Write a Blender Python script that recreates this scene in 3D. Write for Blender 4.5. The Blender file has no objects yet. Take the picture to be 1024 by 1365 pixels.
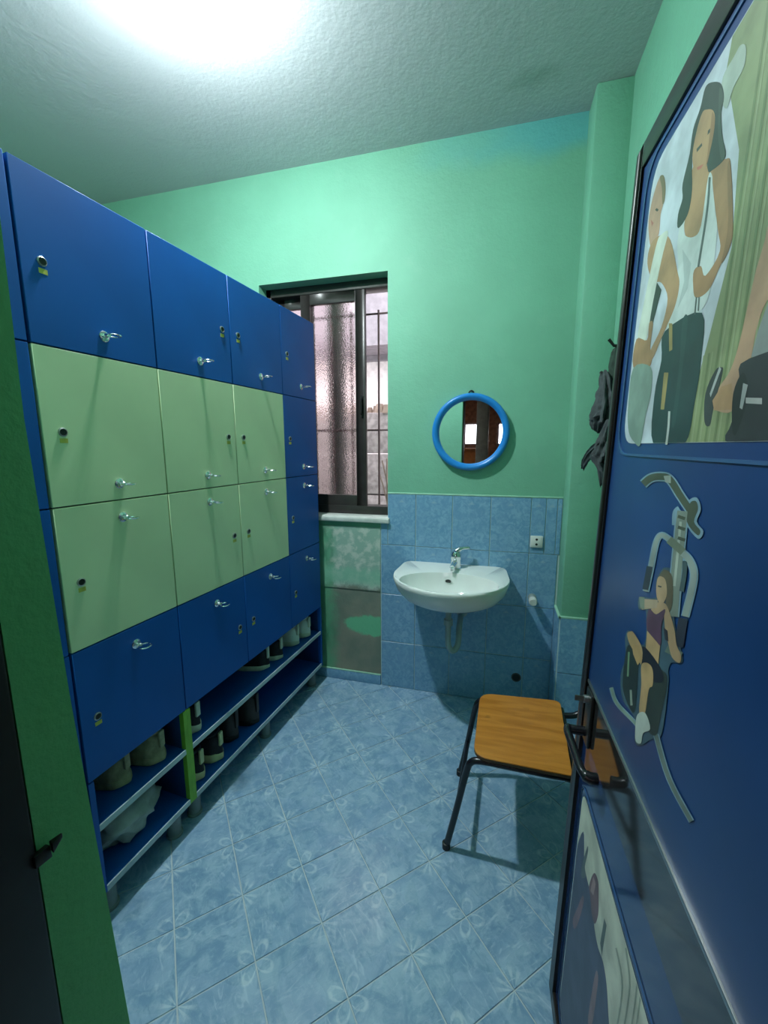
import bpy, bmesh, math, random
from mathutils import Vector, Matrix, noise
random.seed(7)
SC = bpy.context.scene
COL = SC.collection
PI = math.pi

# ------------------------------------------------------------------ camera
F, YAW, PITCH, ROLL = 549.37, -.2616, -.1585, -.0022
CAM = Vector((.715, -2.2606, 1.4514))
_f = Vector((math.sin(YAW)*math.cos(PITCH), math.cos(YAW)*math.cos(PITCH), math.sin(PITCH)))
_r0 = Vector((math.cos(YAW), -math.sin(YAW), 0)); _u0 = _r0.cross(_f)
_r = math.cos(ROLL)*_r0 + math.sin(ROLL)*_u0; _u = -math.sin(ROLL)*_r0 + math.cos(ROLL)*_u0
cd = bpy.data.cameras.new('camera'); cam = bpy.data.objects.new('camera', cd); COL.objects.link(cam)
cd.sensor_fit = 'VERTICAL'; cd.sensor_height = 36; cd.lens = F*36/1365; cd.clip_start = .01
cam.matrix_world = Matrix(((_r.x, _u.x, -_f.x, CAM.x), (_r.y, _u.y, -_f.y, CAM.y), (_r.z, _u.z, -_f.z, CAM.z), (0, 0, 0, 1)))
SC.camera = cam
def ray(x, y): return _f + _r*((x-512)/F) - _u*((y-682.5)/F)
def on_plane(x, y, n, p):
    d = ray(x, y); return CAM + d*((Vector(p)-CAM).dot(n)/d.dot(n))

# ------------------------------------------------------------------ sky, exposure
W = bpy.data.worlds.new('sky'); SC.world = W; W.use_nodes = True
bg = W.node_tree.nodes['Background']; bg.inputs[0].default_value = (.95, .93, 1, 1); bg.inputs[1].default_value = 5.0
SC.view_settings.view_transform = 'Standard'; SC.view_settings.look = 'None'
SC.view_settings.exposure = 0.0; SC.view_settings.gamma = 1; SC.view_settings.use_curve_mapping = False
BULB_STRENGTH = 2000
BULB = Vector((-.268, -1.0, 2.79))

# ------------------------------------------------------------------ node helpers
class NT:
    def __init__(s, name):
        s.m = bpy.data.materials.new(name); s.m.use_nodes = True; s.t = s.m.node_tree
        s.b = s.t.nodes['Principled BSDF']; s.out = s.t.nodes['Material Output']
    def n(s, typ, **kw):
        n = s.t.nodes.new(typ)
        for k, v in kw.items(): setattr(n, k, v)
        return n
    def put(s, sock, v):
        if isinstance(v, bpy.types.NodeSocket): s.t.links.new(v, sock)
        elif isinstance(v, (tuple, list)) and len(v) == 3 and sock.type == 'RGBA': sock.default_value = (*v, 1)
        else: sock.default_value = v
    def math(s, op, a, b=0, c=0):
        n = s.n('ShaderNodeMath', operation=op)
        for i, v in enumerate((a, b, c)): s.put(n.inputs[i], v)
        return n.outputs[0]
    def coord(s, scale=None, kind='Object'):
        o = s.n('ShaderNodeTexCoord').outputs[kind]
        if scale is not None:
            mp = s.n('ShaderNodeMapping'); s.put(mp.inputs[0], o); mp.inputs['Scale'].default_value = scale; o = mp.outputs[0]
        return o
    def xyz(s, v):
        n = s.n('ShaderNodeSeparateXYZ'); s.put(n.inputs[0], v); return n.outputs
    def noise(s, vec, scale, detail=3, rough=.5, dist=0):
        n = s.n('ShaderNodeTexNoise'); s.put(n.inputs['Vector'], vec)
        n.inputs['Scale'].default_value = scale; n.inputs['Detail'].default_value = detail
        n.inputs['Roughness'].default_value = rough; n.inputs['Distortion'].default_value = dist
        return n.outputs[0]
    def ramp(s, v, lo, hi, a=0, b=1):
        n = s.n('ShaderNodeMapRange', interpolation_type='SMOOTHSTEP'); s.put(n.inputs[0], v)
        for i, x in enumerate((lo, hi, a, b)): n.inputs[1+i].default_value = x
        return n.outputs[0]
    def mix(s, f, a, b):
        n = s.n('ShaderNodeMix', data_type='RGBA'); s.put(n.inputs[0], f); s.put(n.inputs[6], a); s.put(n.inputs[7], b); return n.outputs[2]
    def bump(s, h, strength=.3, dist=.01):
        n = s.n('ShaderNodeBump'); n.inputs['Strength'].default_value = strength; n.inputs['Distance'].default_value = dist
        s.put(n.inputs['Height'], h); s.put(s.b.inputs['Normal'], n.outputs[0])
    def set(s, color=None, rough=None, metal=None, **kw):
        if color is not None: s.put(s.b.inputs['Base Color'], color)
        if rough is not None: s.put(s.b.inputs['Roughness'], rough)
        if metal is not None: s.put(s.b.inputs['Metallic'], metal)
        for k, v in kw.items(): s.put(s.b.inputs[k.replace('_', ' ')], v)
        return s
def plain(name, c, rough=.5, metal=0, var=.12, vs=14, bs=0, bscale=120, **kw):
    t = NT(name); v = t.coord()
    nz = t.noise(v, vs, 4)
    t.set(t.mix(t.ramp(nz, .3, .7), tuple(x*(1-var) for x in c), tuple(min(1, x*(1+var)) for x in c)), rough, metal, **kw)
    if bs: t.bump(t.noise(v, bscale, 3), bs, .004)
    return t.m

MT = {}
def mat_wall(name, base):
    t = NT(name); v = t.coord(kind='Object')
    big = t.noise(v, 1.7, 4, .6); fine = t.noise(v, 9, 4)
    c = t.mix(t.ramp(big, .3, .75), tuple(x*.9 for x in base), tuple(x*1.06 for x in base))
    c = t.mix(t.ramp(fine, .55, .8, 0, .25), c, (base[0]*1.35, base[1]*1.08, base[2]*1.15))
    x = t.xyz(v)
    if name == 'wall_green':   # teal paint repair in the top right corner of the back wall
        e = t.noise(v, 5, 4)
        m = t.math('MULTIPLY', t.ramp(t.math('ADD', x[2], t.math('MULTIPLY', e, .16)), 2.82, 2.93), t.ramp(t.math('ADD', x[0], t.math('MULTIPLY', e, .5)), .45, 1.15))
        c = t.mix(t.math('MULTIPLY', m, .8), c, (.10, .40, .42))
    t.set(c, .62)
    h = t.math('ADD', t.noise(v, 34, 5, .6), t.math('MULTIPLY', t.noise(v, 110, 3), .4))
    t.bump(h, .38, .006)
    return t.m
GREEN = (.18, .45, .305)
MT['wall'] = mat_wall('wall_green', GREEN)
MT['wall2'] = mat_wall('wall_green_plain', GREEN)
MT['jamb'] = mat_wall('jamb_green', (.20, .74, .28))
t = NT('ceiling_plaster'); v = t.coord()
c = t.mix(t.ramp(t.noise(v, 1.3, 4), .3, .7), (.48, .49, .50), (.53, .53, .54))
pos = t.xyz(v)
# damp mark near the pillar
dx = t.math('SUBTRACT', pos[0], .82); dy = t.math('SUBTRACT', pos[1], -.24)
dd = t.math('SQRT', t.math('ADD', t.math('POWER', dx, 2), t.math('POWER', t.math('MULTIPLY', dy, 1.6), 2)))
dd = t.math('ADD', dd, t.math('MULTIPLY', t.noise(v, 11, 4), .18))
c = t.mix(t.ramp(dd, .09, .24, .4, 0), c, (.22, .30, .25))
t.set(c, .8); t.bump(t.math('ADD', t.noise(v, 26, 5, .62), t.math('MULTIPLY', t.noise(v, 80, 3), .4)), .26, .008); MT['ceiling'] = t.m
t = NT('bare_plaster'); v = t.coord(); p = t.xyz(v); e = t.noise(v, 14, 5, .65); e2 = t.noise(v, 4, 4)
zz = t.math('ADD', p[2], t.math('MULTIPLY', t.math('SUBTRACT', e, .5), .10))
low = t.mix(t.ramp(e2, .35, .65), (.27, .27, .21), (.16, .20, .16))
up = t.mix(t.ramp(e, .45, .6), (.28, .44, .36), (.50, .58, .50))
c = t.mix(t.ramp(zz, .60, .64), low, up)
gx = t.math('POWER', t.math('DIVIDE', t.math('SUBTRACT', p[0], .03), .19), 2); gz = t.math('POWER', t.math('DIVIDE', t.math('SUBTRACT', p[2], .375), .07), 2)
g = t.math('ADD', t.math('ADD', gx, gz), t.math('MULTIPLY', t.math('SUBTRACT', e, .5), 1.6))
c = t.mix(t.ramp(g, .6, 1.0, 1, 0), c, (.15, .50, .28))
c = t.mix(t.ramp(t.math('ADD', p[0], t.math('MULTIPLY', e, .12)), -.20, -.10, .8, 0), c, (.10, .40, .22))
c = t.mix(t.ramp(zz, .60, .72, .0, 1), c, c)
grn = t.math('MULTIPLY', t.ramp(zz, .62, .66), t.ramp(zz, .70, .75, 1, 0))
c = t.mix(t.math('MULTIPLY', grn, .7), c, (.22, .52, .36))
t.set(c, .85); t.bump(e, .5, .006); MT['plaster'] = t.m

def tile_common(t): return t.coord(kind='Object'), t.n('ShaderNodeObjectInfo')
# floor tile: pale blue marbling with petals on two corners and loops on the other two
t = NT('floor_tile'); v, oi = tile_common(t)
add = t.n('ShaderNodeVectorMath', operation='ADD'); t.put(add.inputs[0], v)
rv = t.n('ShaderNodeCombineXYZ'); t.put(rv.inputs[2], t.math('MULTIPLY', oi.outputs['Random'], 37.0)); t.put(add.inputs[1], rv.outputs[0])
nv = add.outputs[0]; x, y, z = t.xyz(v)
m1 = t.noise(nv, 17, 6, .65, .7); m2 = t.noise(nv, 6, 3, .5, .5); m3 = t.noise(nv, 55, 4, .6, .6)
c = t.mix(t.ramp(m1, .36, .66), (.19, .34, .50), (.34, .51, .64))
c = t.mix(t.ramp(m2, .4, .7, 0, .45), c, (.22, .37, .55))
mp = t.n('ShaderNodeMapping'); t.put(mp.inputs[0], nv); mp.inputs['Rotation'].default_value = (0, 0, .7); mp.inputs['Scale'].default_value = (46, 15, 1)
m4 = t.noise(mp.outputs[0], 1.0, 6, .62, 1.4)
c = t.mix(t.ramp(m4, .54, .72, 0, .6), c, (.50, .66, .76))
c = t.mix(t.ramp(m4, .30, .44, .55, 0), c, (.13, .27, .42))
c = t.mix(t.ramp(m3, .54, .75, 0, .35), c, (.50, .66, .76))
def corner(sx, sy):
    dx = t.math('SUBTRACT', x, sx*.1); dy = t.math('SUBTRACT', y, sy*.1)
    r = t.math('SQRT', t.math('ADD', t.math('MULTIPLY', dx, dx), t.math('MULTIPLY', dy, dy))); a = t.math('ARCTAN2', dy, dx)
    return r, a
mask = None
for sx, sy in ((-1, 1), (1, -1)):
    r, a = corner(sx, sy)
    k = t.math('MULTIPLY', t.ramp(t.math('ABSOLUTE', t.math('COSINE', t.math('MULTIPLY', a, 6))), .55, .95), t.ramp(r, .03, .062, 1, 0))
    mask = k if mask is None else t.math('MAXIMUM', mask, k)
for sx, sy in ((1, 1), (-1, -1)):
    r, a = corner(sx, sy)
    rr = t.math('MULTIPLY', t.math('ABSOLUTE', t.math('SINE', t.math('MULTIPLY', a, 2))), .052)
    k = t.ramp(t.math('ABSOLUTE', t.math('ADD', t.math('SUBTRACT', r, rr), t.math('MULTIPLY', t.math('SUBTRACT', m3, .5), .02))), .002, .009, 1, 0)
    mask = t.math('MAXIMUM', mask, t.math('MULTIPLY', k, t.ramp(r, .01, .02)))
mask = t.math('MULTIPLY', mask, t.ramp(m3, .25, .6, .35, .9))
mask = t.math('MULTIPLY', mask, t.ramp(m1, .3, .6, .3, 1))
c = t.mix(t.math('MULTIPLY', mask, .72), c, (.58, .72, .78))
t.set(c, t.ramp(m2, .3, .7, .20, .32)); t.bump(m3, .06, .002); MT['floor_tile'] = t.m
t = NT('grout'); v = t.coord(); t.set(t.mix(t.noise(v, 6, 4), (.40, .50, .53), (.62, .70, .70)), .8); MT['grout'] = t.m
t = NT('wall_grout'); v = t.coord(); t.set(t.mix(t.noise(v, 9, 4), (.40, .54, .54), (.55, .66, .64)), .8); MT['wgrout'] = t.m
t = NT('wall_tile'); v, oi = tile_common(t)
add = t.n('ShaderNodeVectorMath', operation='ADD'); t.put(add.inputs[0], v)
rv = t.n('ShaderNodeCombineXYZ'); t.put(rv.inputs[1], t.math('MULTIPLY', oi.outputs['Random'], 5.0)); t.put(add.inputs[1], rv.outputs[0]); nv = add.outputs[0]
m1 = t.noise(nv, 34, 5, .65, 1.2); m2 = t.noise(nv, 7, 3); x, y, z = t.xyz(v)
c = t.mix(t.ramp(m1, .38, .66), (.15, .325, .51), (.25, .445, .61))
c = t.mix(t.ramp(m2, .4, .7, 0, .5), c, (.18, .35, .54))
# small pale peak near the top edge of each tile
pk = t.math('MULTIPLY', t.ramp(t.math('ADD', t.math('ABSOLUTE', x), t.math('SUBTRACT', z, .105)), .006, .018, 1, 0), t.ramp(z, .098, .104))
c = t.mix(t.math('MULTIPLY', pk, .5), c, (.36, .50, .58))
t.set(c, .26); t.bump(m1, .35, .004); MT['wall_tile'] = t.m

MT['blue'] = plain('locker_blue', (.002, .088, .37), .48, var=.07, vs=3, **{'Specular_IOR_Level': .3})
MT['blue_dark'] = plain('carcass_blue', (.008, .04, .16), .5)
MT['cream'] = plain('locker_cream', (.60, .72, .44), .45, var=.05, vs=3)
MT['lime'] = plain('lime_edge', (.18, .42, .03), .5)
MT['edge'] = plain('shelf_edge', (.42, .52, .55), .5)
MT['chrome'] = plain('chrome', (.75, .77, .78), .15, 1, var=.03)
MT['steel'] = plain('dull_steel', (.45, .46, .45), .35, 1, var=.08)
MT['darkmetal'] = plain('dark_metal', (.03, .032, .03), .35, .5)
MT['label'] = plain('lock_label', (.50, .47, .08), .5)
MT['foot'] = plain('grey_foot', (.20, .24, .24), .5)
MT['white'] = plain('ceramic', (.78, .80, .77), .08, var=.02)
MT['plastic'] = plain('white_plastic', (.70, .72, .68), .35, var=.03)
MT['greypipe'] = plain('grey_pipe', (.30, .36, .36), .4)
MT['black'] = plain('black', (.006, .007, .007), .5)
MT['frame_blue'] = plain('mirror_blue', (.015, .22, .62), .28, var=.04)
t = NT('mirror_glass'); t.set((.86, .9, .88), .015, 1); MT['mirror'] = t.m
MT['bronze'] = plain('bronze_profile', (.045, .040, .037), .35, .3, var=.15)
MT['jambframe'] = plain('door_frame_dark', (.012, .010, .009), .45, var=.3)
MT['doorblue'] = plain('door_blue', (.008, .050, .18), .40, var=.1, vs=4)
MT['doorgloss'] = plain('door_blue_gloss', (.012, .040, .13), .10, var=.1, vs=4)
MT['railgloss'] = plain('rail_gloss', (.022, .022, .022), .07, var=.2, **{'Specular_IOR_Level': .9})
MT['groove'] = plain('groove_line', (.03, .10, .24), .35)
MT['doorrim'] = plain('door_rim', (.020, .017, .015), .35, .2, var=.2)
t = NT('plywood_seat'); v = t.coord(); 
w = t.noise(t.coord((2.5, 18, 6)), 2.0, 4, .5, .6); sp = t.noise(v, 22, 3)
c = t.mix(t.ramp(w, .3, .7), (.42, .145, .012), (.57, .22, .03)); c = t.mix(t.ramp(sp, .66, .78, 0, .55), c, (.20, .07, .01))
t.set(c, .32); t.bump(w, .05, .002); MT['ply'] = t.m
MT['plyedge'] = plain('plywood_edge', (.10, .05, .02), .6)
MT['tube'] = plain('black_tube', (.010, .010, .014), .25, var=.2)
MT['bluetape'] = plain('blue_tape', (.03, .28, .60), .4)
MT['cloth'] = plain('dark_cloth', (.055, .065, .068), .9, var=.3, vs=40, bs=.3, bscale=400)
MT['cloth2'] = plain('olive_cloth', (.03, .055, .04), .9, var=.35, vs=30, bs=.3, bscale=400)
MT['bag'] = plain('grey_bag', (.36, .42, .38), .6, var=.2, vs=18, bs=.4, bscale=60)
MT['sill'] = plain('sill_stone', (.62, .64, .60), .4)
MT['sealant'] = plain('corner_paint', (.34, .60, .45), .6)
t = NT('frosted_glass'); v = t.coord(); nn = t.n('ShaderNodeTexVoronoi'); t.put(nn.inputs['Vector'], v); nn.inputs['Scale'].default_value = 130
t.set((.96, .84, .84), .07, 0, Transmission_Weight=1.0, IOR=1.35); t.bump(nn.outputs[0], .35, .003); MT['frost'] = t.m
t = NT('bulb_glow'); t.set((.9, .9, .9), .4, Emission_Color=(.84, .97, 1.0), Emission_Strength=BULB_STRENGTH); MT['bulb'] = t.m
MT['out_white'] = plain('outside_white', (.86, .80, .78), .8)
MT['out_grey'] = plain('outside_grey', (.26, .24, .26), .8)
MT['out_block'] = plain('outside_block', (.36, .30, .30), .9, var=.25, vs=20, bs=.5, bscale=40)
MT['out_dark'] = plain('outside_dark', (.08, .075, .07), .8)
MT['bar'] = plain('grille_bar', (.12, .07, .07), .6)
MT['twig'] = plain('twig', (.30, .22, .18), .9)
MT['hallwood'] = plain('hall_wood', (.26, .13, .07), .5, var=.3)
MT['hallwall'] = plain('hall_wall', (.32, .26, .21), .8)
MT['hallfloor'] = plain('hall_floor', (.22, .18, .15), .6)
MT['hallcol'] = plain('hall_column', (.36, .40, .34), .6)
MT['orange'] = plain('orange_wood', (.62, .24, .07), .5)
MT['hallwin'] = plain('hall_window_frame', (.15, .06, .08), .5)

# ------------------------------------------------------------------ mesh helpers
class MB:
    def __init__(s): s.v = []; s.f = []; s.mi = []; s.m = 0
    def add(s, vs, fs):
        o = len(s.v); s.v += [Vector(p) for p in vs]
        for f in fs: s.f.append([i+o for i in f]); s.mi.append(s.m)
        return s
    def box(s, lo, hi):
        x0, y0, z0 = lo; x1, y1, z1 = hi
        return s.add([(x0,y0,z0),(x1,y0,z0),(x1,y1,z0),(x0,y1,z0),(x0,y0,z1),(x1,y0,z1),(x1,y1,z1),(x0,y1,z1)],
                     [(0,3,2,1),(4,5,6,7),(0,1,5,4),(1,2,6,5),(2,3,7,6),(3,0,4,7)])
    def hexa(s, pts): return s.add(pts, [(0,3,2,1),(4,5,6,7),(0,1,5,4),(1,2,6,5),(2,3,7,6),(3,0,4,7)])
    def rings(s, rs, cap0=True, cap1=True, close=True):
        n = len(rs[0]); vs = [p for r in rs for p in r]; fs = []
        for i in range(len(rs)-1):
            for j in range(n if close else n-1):
                k = (j+1) % n; fs.append((i*n+j, i*n+k, (i+1)*n+k, (i+1)*n+j))
        if cap0: fs.append(tuple(range(n))[::-1])
        if cap1: fs.append(tuple((len(rs)-1)*n+j for j in range(n)))
        return s.add(vs, fs)
    def tube(s, pts, r, seg=10, closed=False):
        pts = [Vector(p) for p in pts]; rs = []; up = None
        N = len(pts)
        for i, p in enumerate(pts):
            if closed: d = pts[(i+1) % N]-pts[i-1]
            else: d = pts[min(i+1, N-1)]-pts[max(i-1, 0)]
            d.normalize()
            if up is None: up = d.orthogonal().normalized()
            up = (up - d*up.dot(d)).normalized(); w = d.cross(up)
            ra = r[i] if isinstance(r, (list, tuple)) else r
            rs.append([p + (up*math.cos(2*PI*k/seg)+w*math.sin(2*PI*k/seg))*ra for k in range(seg)])
        if closed: rs.append(rs[0]); return s.rings(rs, False, False)
        return s.rings(rs)
    def lathe(s, prof, seg=24, c=(0,0,0), axis='Z', cap0=True, cap1=True):
        rs = []
        for r, h in prof:
            ring = []
            for k in range(seg):
                a = 2*PI*k/seg; u, w = r*math.cos(a), r*math.sin(a)
                p = {'Z': (u, w, h), 'Y': (u, h, -w), 'X': (h, u, w)}[axis]
                ring.append(Vector(p)+Vector(c))
            rs.append(ring)
        return s.rings(rs, cap0, cap1)
    def build(s, name, mat, parent=None, smooth=False, bevel=0, seg=2, loc=None, recalc=True, angle=40):
        me = bpy.data.meshes.new(name)
        off = Vector(loc) if loc is not None else Vector((0,0,0))
        me.from_pydata([p-off for p in s.v], [], s.f); me.polygons.foreach_set('material_index', s.mi)
        bm = bmesh.new(); bm.from_mesh(me)
        bmesh.ops.remove_doubles(bm, verts=bm.verts, dist=1e-6)
        if recalc: bmesh.ops.recalc_face_normals(bm, faces=bm.faces)
        if bevel:
            es = [e for e in bm.edges if len(e.link_faces) == 2 and e.calc_face_angle(0) > .6]
            bmesh.ops.bevel(bm, geom=es, offset=bevel, segments=seg, profile=.5, affect='EDGES', clamp_overlap=True)
        bm.to_mesh(me); bm.free()
        for m in (mat if isinstance(mat, (list, tuple)) else [mat]): me.materials.append(MT[m])
        if smooth or bevel:
            me.polygons.foreach_set('use_smooth', [True]*len(me.polygons))
            me.set_sharp_from_angle(angle=math.radians(angle))
        o = bpy.data.objects.new(name, me); COL.objects.link(o); o.location = off
        if parent is not None:
            o.parent = parent
            if loc is None: pass
        return o
def tag(o, label=None, cat=None, group=None, kind=None):
    if label: o['label'] = label
    if cat: o['category'] = cat
    if group: o['group'] = group
    if kind: o['kind'] = kind
    return o
def empty(name, loc, rz=0):
    o = bpy.data.objects.new(name, None); COL.objects.link(o); o.location = loc; o.rotation_euler.z = rz
    o.empty_display_size = .1; return o
class Shift(MB):
    """builder fed with world coordinates whose meshes are stored relative to a root"""
    def __init__(s, root): super().__init__(); s.root = Vector(root.location)
    def build(s, name, mat, parent=None, **kw):
        s.v = [p - s.root for p in s.v]; return super().build(name, mat, parent, **kw)
def lerp(a, b, t): return a+(b-a)*t
def smooth_path(pts, n=6):
    """Catmull-Rom through pts"""
    P = [Vector(p) for p in pts]; out = []
    for i in range(len(P)-1):
        p0, p1, p2, p3 = P[max(i-1,0)], P[i], P[i+1], P[min(i+2,len(P)-1)]
        for k in range(n):
            t = k/n
            out.append(.5*((2*p1)+(p2-p0)*t+(2*p0-5*p1+4*p2-p3)*t*t+(3*p1-p0-3*p2+p3)*t**3))
    out.append(P[-1]); return out

# ================================================================== THE ROOM
ZC = 2.925
XL, XR = -1.75, 1.20          # left wall, right wall
YF = -1.955                   # room side of the front wall
WX0, WX1, WZ0, WZ1 = -.629, .133, 1.046, 2.36
b = MB(); b.box((XL-.2, YF-.25, -.1), (XR+.25, .25, -.003)); floor = tag(b.build('floor', 'grout'), kind='structure')
b = MB(); b.box((XL-.2, -7.2, ZC), (4.3, .25, ZC+.15)); tag(b.build('ceiling', 'ceiling'), kind='structure')
b = MB()
b.box((XL-.2, 0, -.1), (WX0, .22, ZC)); b.box((WX1, 0, -.1), (XR+.2, .22, ZC))
b.box((WX0, 0, WZ1), (WX1, .22, ZC)); b.box((WX0, 0, -.1), (WX1, .22, WZ0-.03))
wall_back = tag(b.build('wall_back', 'wall'), kind='structure')
b = MB(); b.box((XL-.2, YF-.2, -.1), (XL, 0, ZC)); tag(b.build('wall_left', 'wall2'), kind='structure')
b = MB(); b.box((XR, YF, -.1), (XR+.2, 0, ZC)); tag(b.build('wall_right', 'wall2'), kind='structure')
# pillar in the far right corner, slightly out of true
b = MB(); b.hexa([(1.061,-.15,-.1),(1.22,-.15,-.1),(1.22,.05,-.1),(1.061,.05,-.1),(1.061,-.15,ZC),(1.22,-.15,ZC),(1.22,.05,ZC),(1.061,.05,ZC)])
pillar = tag(b.build('pillar', 'wall2', bevel=.008), kind='structure')
# front wall with the doorway the camera stands in
JX = .28; HX = .992; DH = 2.06
b = MB()
b.box((XL-.2, YF-.05, -.1), (-.2, YF, ZC)); b.box((-.2, YF-.05, DH), (XR+.2, YF, ZC)); b.box((HX+.035, YF-.05, -.1), (XR+.2, YF, DH))
# left return of the plaster, edge a little uneven
ed = [(JX, -1.900), (JX, -1.937), (JX, -1.953), (JX, -1.961), (JX, -1.958), (JX, -1.956)]
zs = [-.1, .8, 1.18, 1.48, 1.66, DH]
rs = []
for (x, y), z in zip(ed, zs): rs.append([(-.2, YF-.05, z), (x, YF-.05, z), (x, y, z), (-.2, y, z)])
b.rings([[Vector(p) for p in r] for r in rs])
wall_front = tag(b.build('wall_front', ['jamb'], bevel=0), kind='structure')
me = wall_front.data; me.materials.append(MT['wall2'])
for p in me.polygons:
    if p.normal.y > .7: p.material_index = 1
b = MB(); b.box((XL-.2, YF-.2, -.1), (-.1, YF-.05, ZC)); b.box((-.1, YF-.2, DH), (XR+.2, YF-.05, ZC)); b.box((HX+.04, YF-.2, -.1), (4.2, YF-.05, DH+.01)); b.box((-.1, YF-.2, -.1), (JX-.062, YF-.05, DH))
b.box((XR+.2, YF-.2, DH), (4.2, YF-.05, ZC))
tag(b.build('wall_hall_front', 'hallwall'), kind='structure')
# steel door frame set in the doorway
fr = empty('door_frame', (.63, YF-.12, 0)); tag(fr, kind='structure')
b = Shift(fr); b.box((JX-.06, YF-.19, 0), (JX+.004, YF-.052, DH)); pj = b.build('jamb_post', 'jambframe', fr, bevel=.004)
b = Shift(fr); b.box((HX-.002, YF-.19, 0), (HX+.038, YF-.052, DH)); b.build('jamb_post', 'jambframe', fr, bevel=.004)
b = Shift(fr); b.box((JX-.06, YF-.19, DH-.0), (HX+.038, YF-.052, DH+.03)); b.build('head_rail', 'jambframe', fr, bevel=.003)
b = Shift(fr)   # bent strike tongue on the latch side
P = on_plane(58, 1137, Vector((1,0,0)), (JX+.004, 0, 0))
b.hexa([(JX+.001,P.y-.010,P.z-.008),(JX+.007,P.y-.010,P.z-.008),(JX+.007,P.y+.006,P.z-.010),(JX+.001,P.y+.006,P.z-.010),(JX+.001,P.y-.010,P.z+.006),(JX+.007,P.y-.010,P.z+.006),(JX+.007,P.y+.005,P.z+.005),(JX+.001,P.y+.005,P.z+.005)])
b.hexa([(JX+.004,P.y+.006,P.z-.003),(JX+.012,P.y+.004,P.z-.003),(JX+.010,P.y+.016,P.z+.004),(JX+.008,P.y+.016,P.z+.004),(JX+.004,P.y+.006,P.z+.008),(JX+.012,P.y+.004,P.z+.008),(JX+.010,P.y+.016,P.z+.009),(JX+.008,P.y+.016,P.z+.009)])
b.build('strike_plate', 'darkmetal', fr, bevel=.001)

# ---- floor tiles, laid diagonally
ANG, TS, OX, OY = .7607, .2003, -.31178, -1.27794
e1 = Vector((math.cos(ANG), math.sin(ANG))); e2 = Vector((math.sin(ANG), -math.cos(ANG)))
def clip(poly, nx, ny, d):      # keep nx*x+ny*y <= d
    out = []
    for i in range(len(poly)):
        a, c = poly[i], poly[(i+1) % len(poly)]; da = nx*a[0]+ny*a[1]-d; dc = nx*c[0]+ny*c[1]-d
        if da <= 0: out.append(a)
        if (da < 0) != (dc < 0) and da != dc:
            k = da/(da-dc); out.append((a[0]+(c[0]-a[0])*k, a[1]+(c[1]-a[1])*k))
    return out
def tile_mesh(poly, z0, z1, ch):
    b = MB(); n = len(poly); cx = sum(p[0] for p in poly)/n; cy = sum(p[1] for p in poly)/n
    def sh(p):
        d = Vector((cx-p[0], cy-p[1])); L = d.length or 1; return (p[0]+d.x/L*ch*1.4, p[1]+d.y/L*ch*1.4)
    b.rings([[Vector((*p, z0)) for p in poly], [Vector((*p, z1-ch)) for p in poly], [Vector((*sh(p), z1)) for p in poly]])
    return b
H = TS/2-.0020
full = [(-H,-H),(H,-H),(H,H),(-H,H)]
proto = None
for r in range(-16, 16):
    for c in range(-16, 16):
        ctr = Vector((OX, OY)) + TS*((c+.5)*e1 + (r+.5)*e2); rot = ANG + (0 if (r+c) % 2 == 0 else PI/2)
        cs, sn = math.cos(rot), math.sin(rot)
        w = [(ctr.x+cs*p[0]-sn*p[1], ctr.y+sn*p[0]+cs*p[1]) for p in full]
        q = w
        for pl in ((1,0,XR-.001), (-1,0,-XL-.001), (0,1,-.001), (0,-1,-YF+.19)):
            q = clip(q, *pl)
            if not q: break
        if len(q) < 3: continue
        # notch of the pillar and front wall
        if q and min(p[0] for p in q) > 1.061 and min(p[1] for p in q) > -.15: continue
        area = .5*abs(sum(q[i][0]*q[(i+1) % len(q)][1]-q[(i+1) % len(q)][0]*q[i][1] for i in range(len(q))))
        if area < 2e-4: continue
        if max(p[1] for p in q) < YF-.0 and (max(p[0] for p in q) < JX-.05 or min(p[0] for p in q) > HX): continue
        if area > .998*(2*H)**2:
            if proto is None:
                proto = tile_mesh(full, -.003, 0, .0009).build('tile', 'floor_tile', floor); o = proto
            else: o = proto.copy(); COL.objects.link(o)
        else:
            loc = [(cs*(p[0]-ctr.x)+sn*(p[1]-ctr.y), -sn*(p[0]-ctr.x)+cs*(p[1]-ctr.y)) for p in q]
            o = tile_mesh(loc, -.003, 0, .0005).build('tile', 'floor_tile', floor)
        o.location = (ctr.x, ctr.y, 0); o.rotation_euler.z = rot; o.parent = floor

# ---- wall tiles
b = MB(); b.box((.090, -.003, 0), (1.063, .002, 1.012)); b.box((.1335, -.003, 1.012), (1.063, .002, 1.184)); b.build('grout_bed', 'wgrout', wall_back)
TC = {}
def wtile(x0, x1, z0, z1, parent=wall_back, face='Y', pos=0.0):
    g = .0021; w = x1-x0-2*g; h = z1-z0-2*g; key = (round(w, 4), round(h, 4))
    if key not in TC:
        m = MB(); c = .0012; hw, hh = w/2, h/2
        R = lambda a, e, d: [Vector((-a, d, -e)), Vector((a, d, -e)), Vector((a, d, e)), Vector((-a, d, e))]
        m.rings([R(hw, hh, 0), R(hw, hh, -.0058), R(hw-c, hh-c, -.007)]); o = m.build('tile', 'wall_tile', parent); TC[key] = o
    else: o = TC[key].copy(); COL.objects.link(o)
    if face == 'Y': o.location = ((x0+x1)/2, pos, (z0+z1)/2)
    else: o.location = (pos, (x0+x1)/2, (z0+z1)/2); o.rotation_euler.z = -PI/2
    o.parent = parent; return o
XT = [.0925+.204*i for i in range(5)]; ZT = [1.1855-.298*i for i in range(4)] + [0.0]
wtile(.1335, XT[1], ZT[1], ZT[0]); wtile(XT[0], .1335, ZT[1], 1.012)
for i in range(1, 4): wtile(XT[i], XT[i+1], ZT[1], ZT[0])
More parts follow.
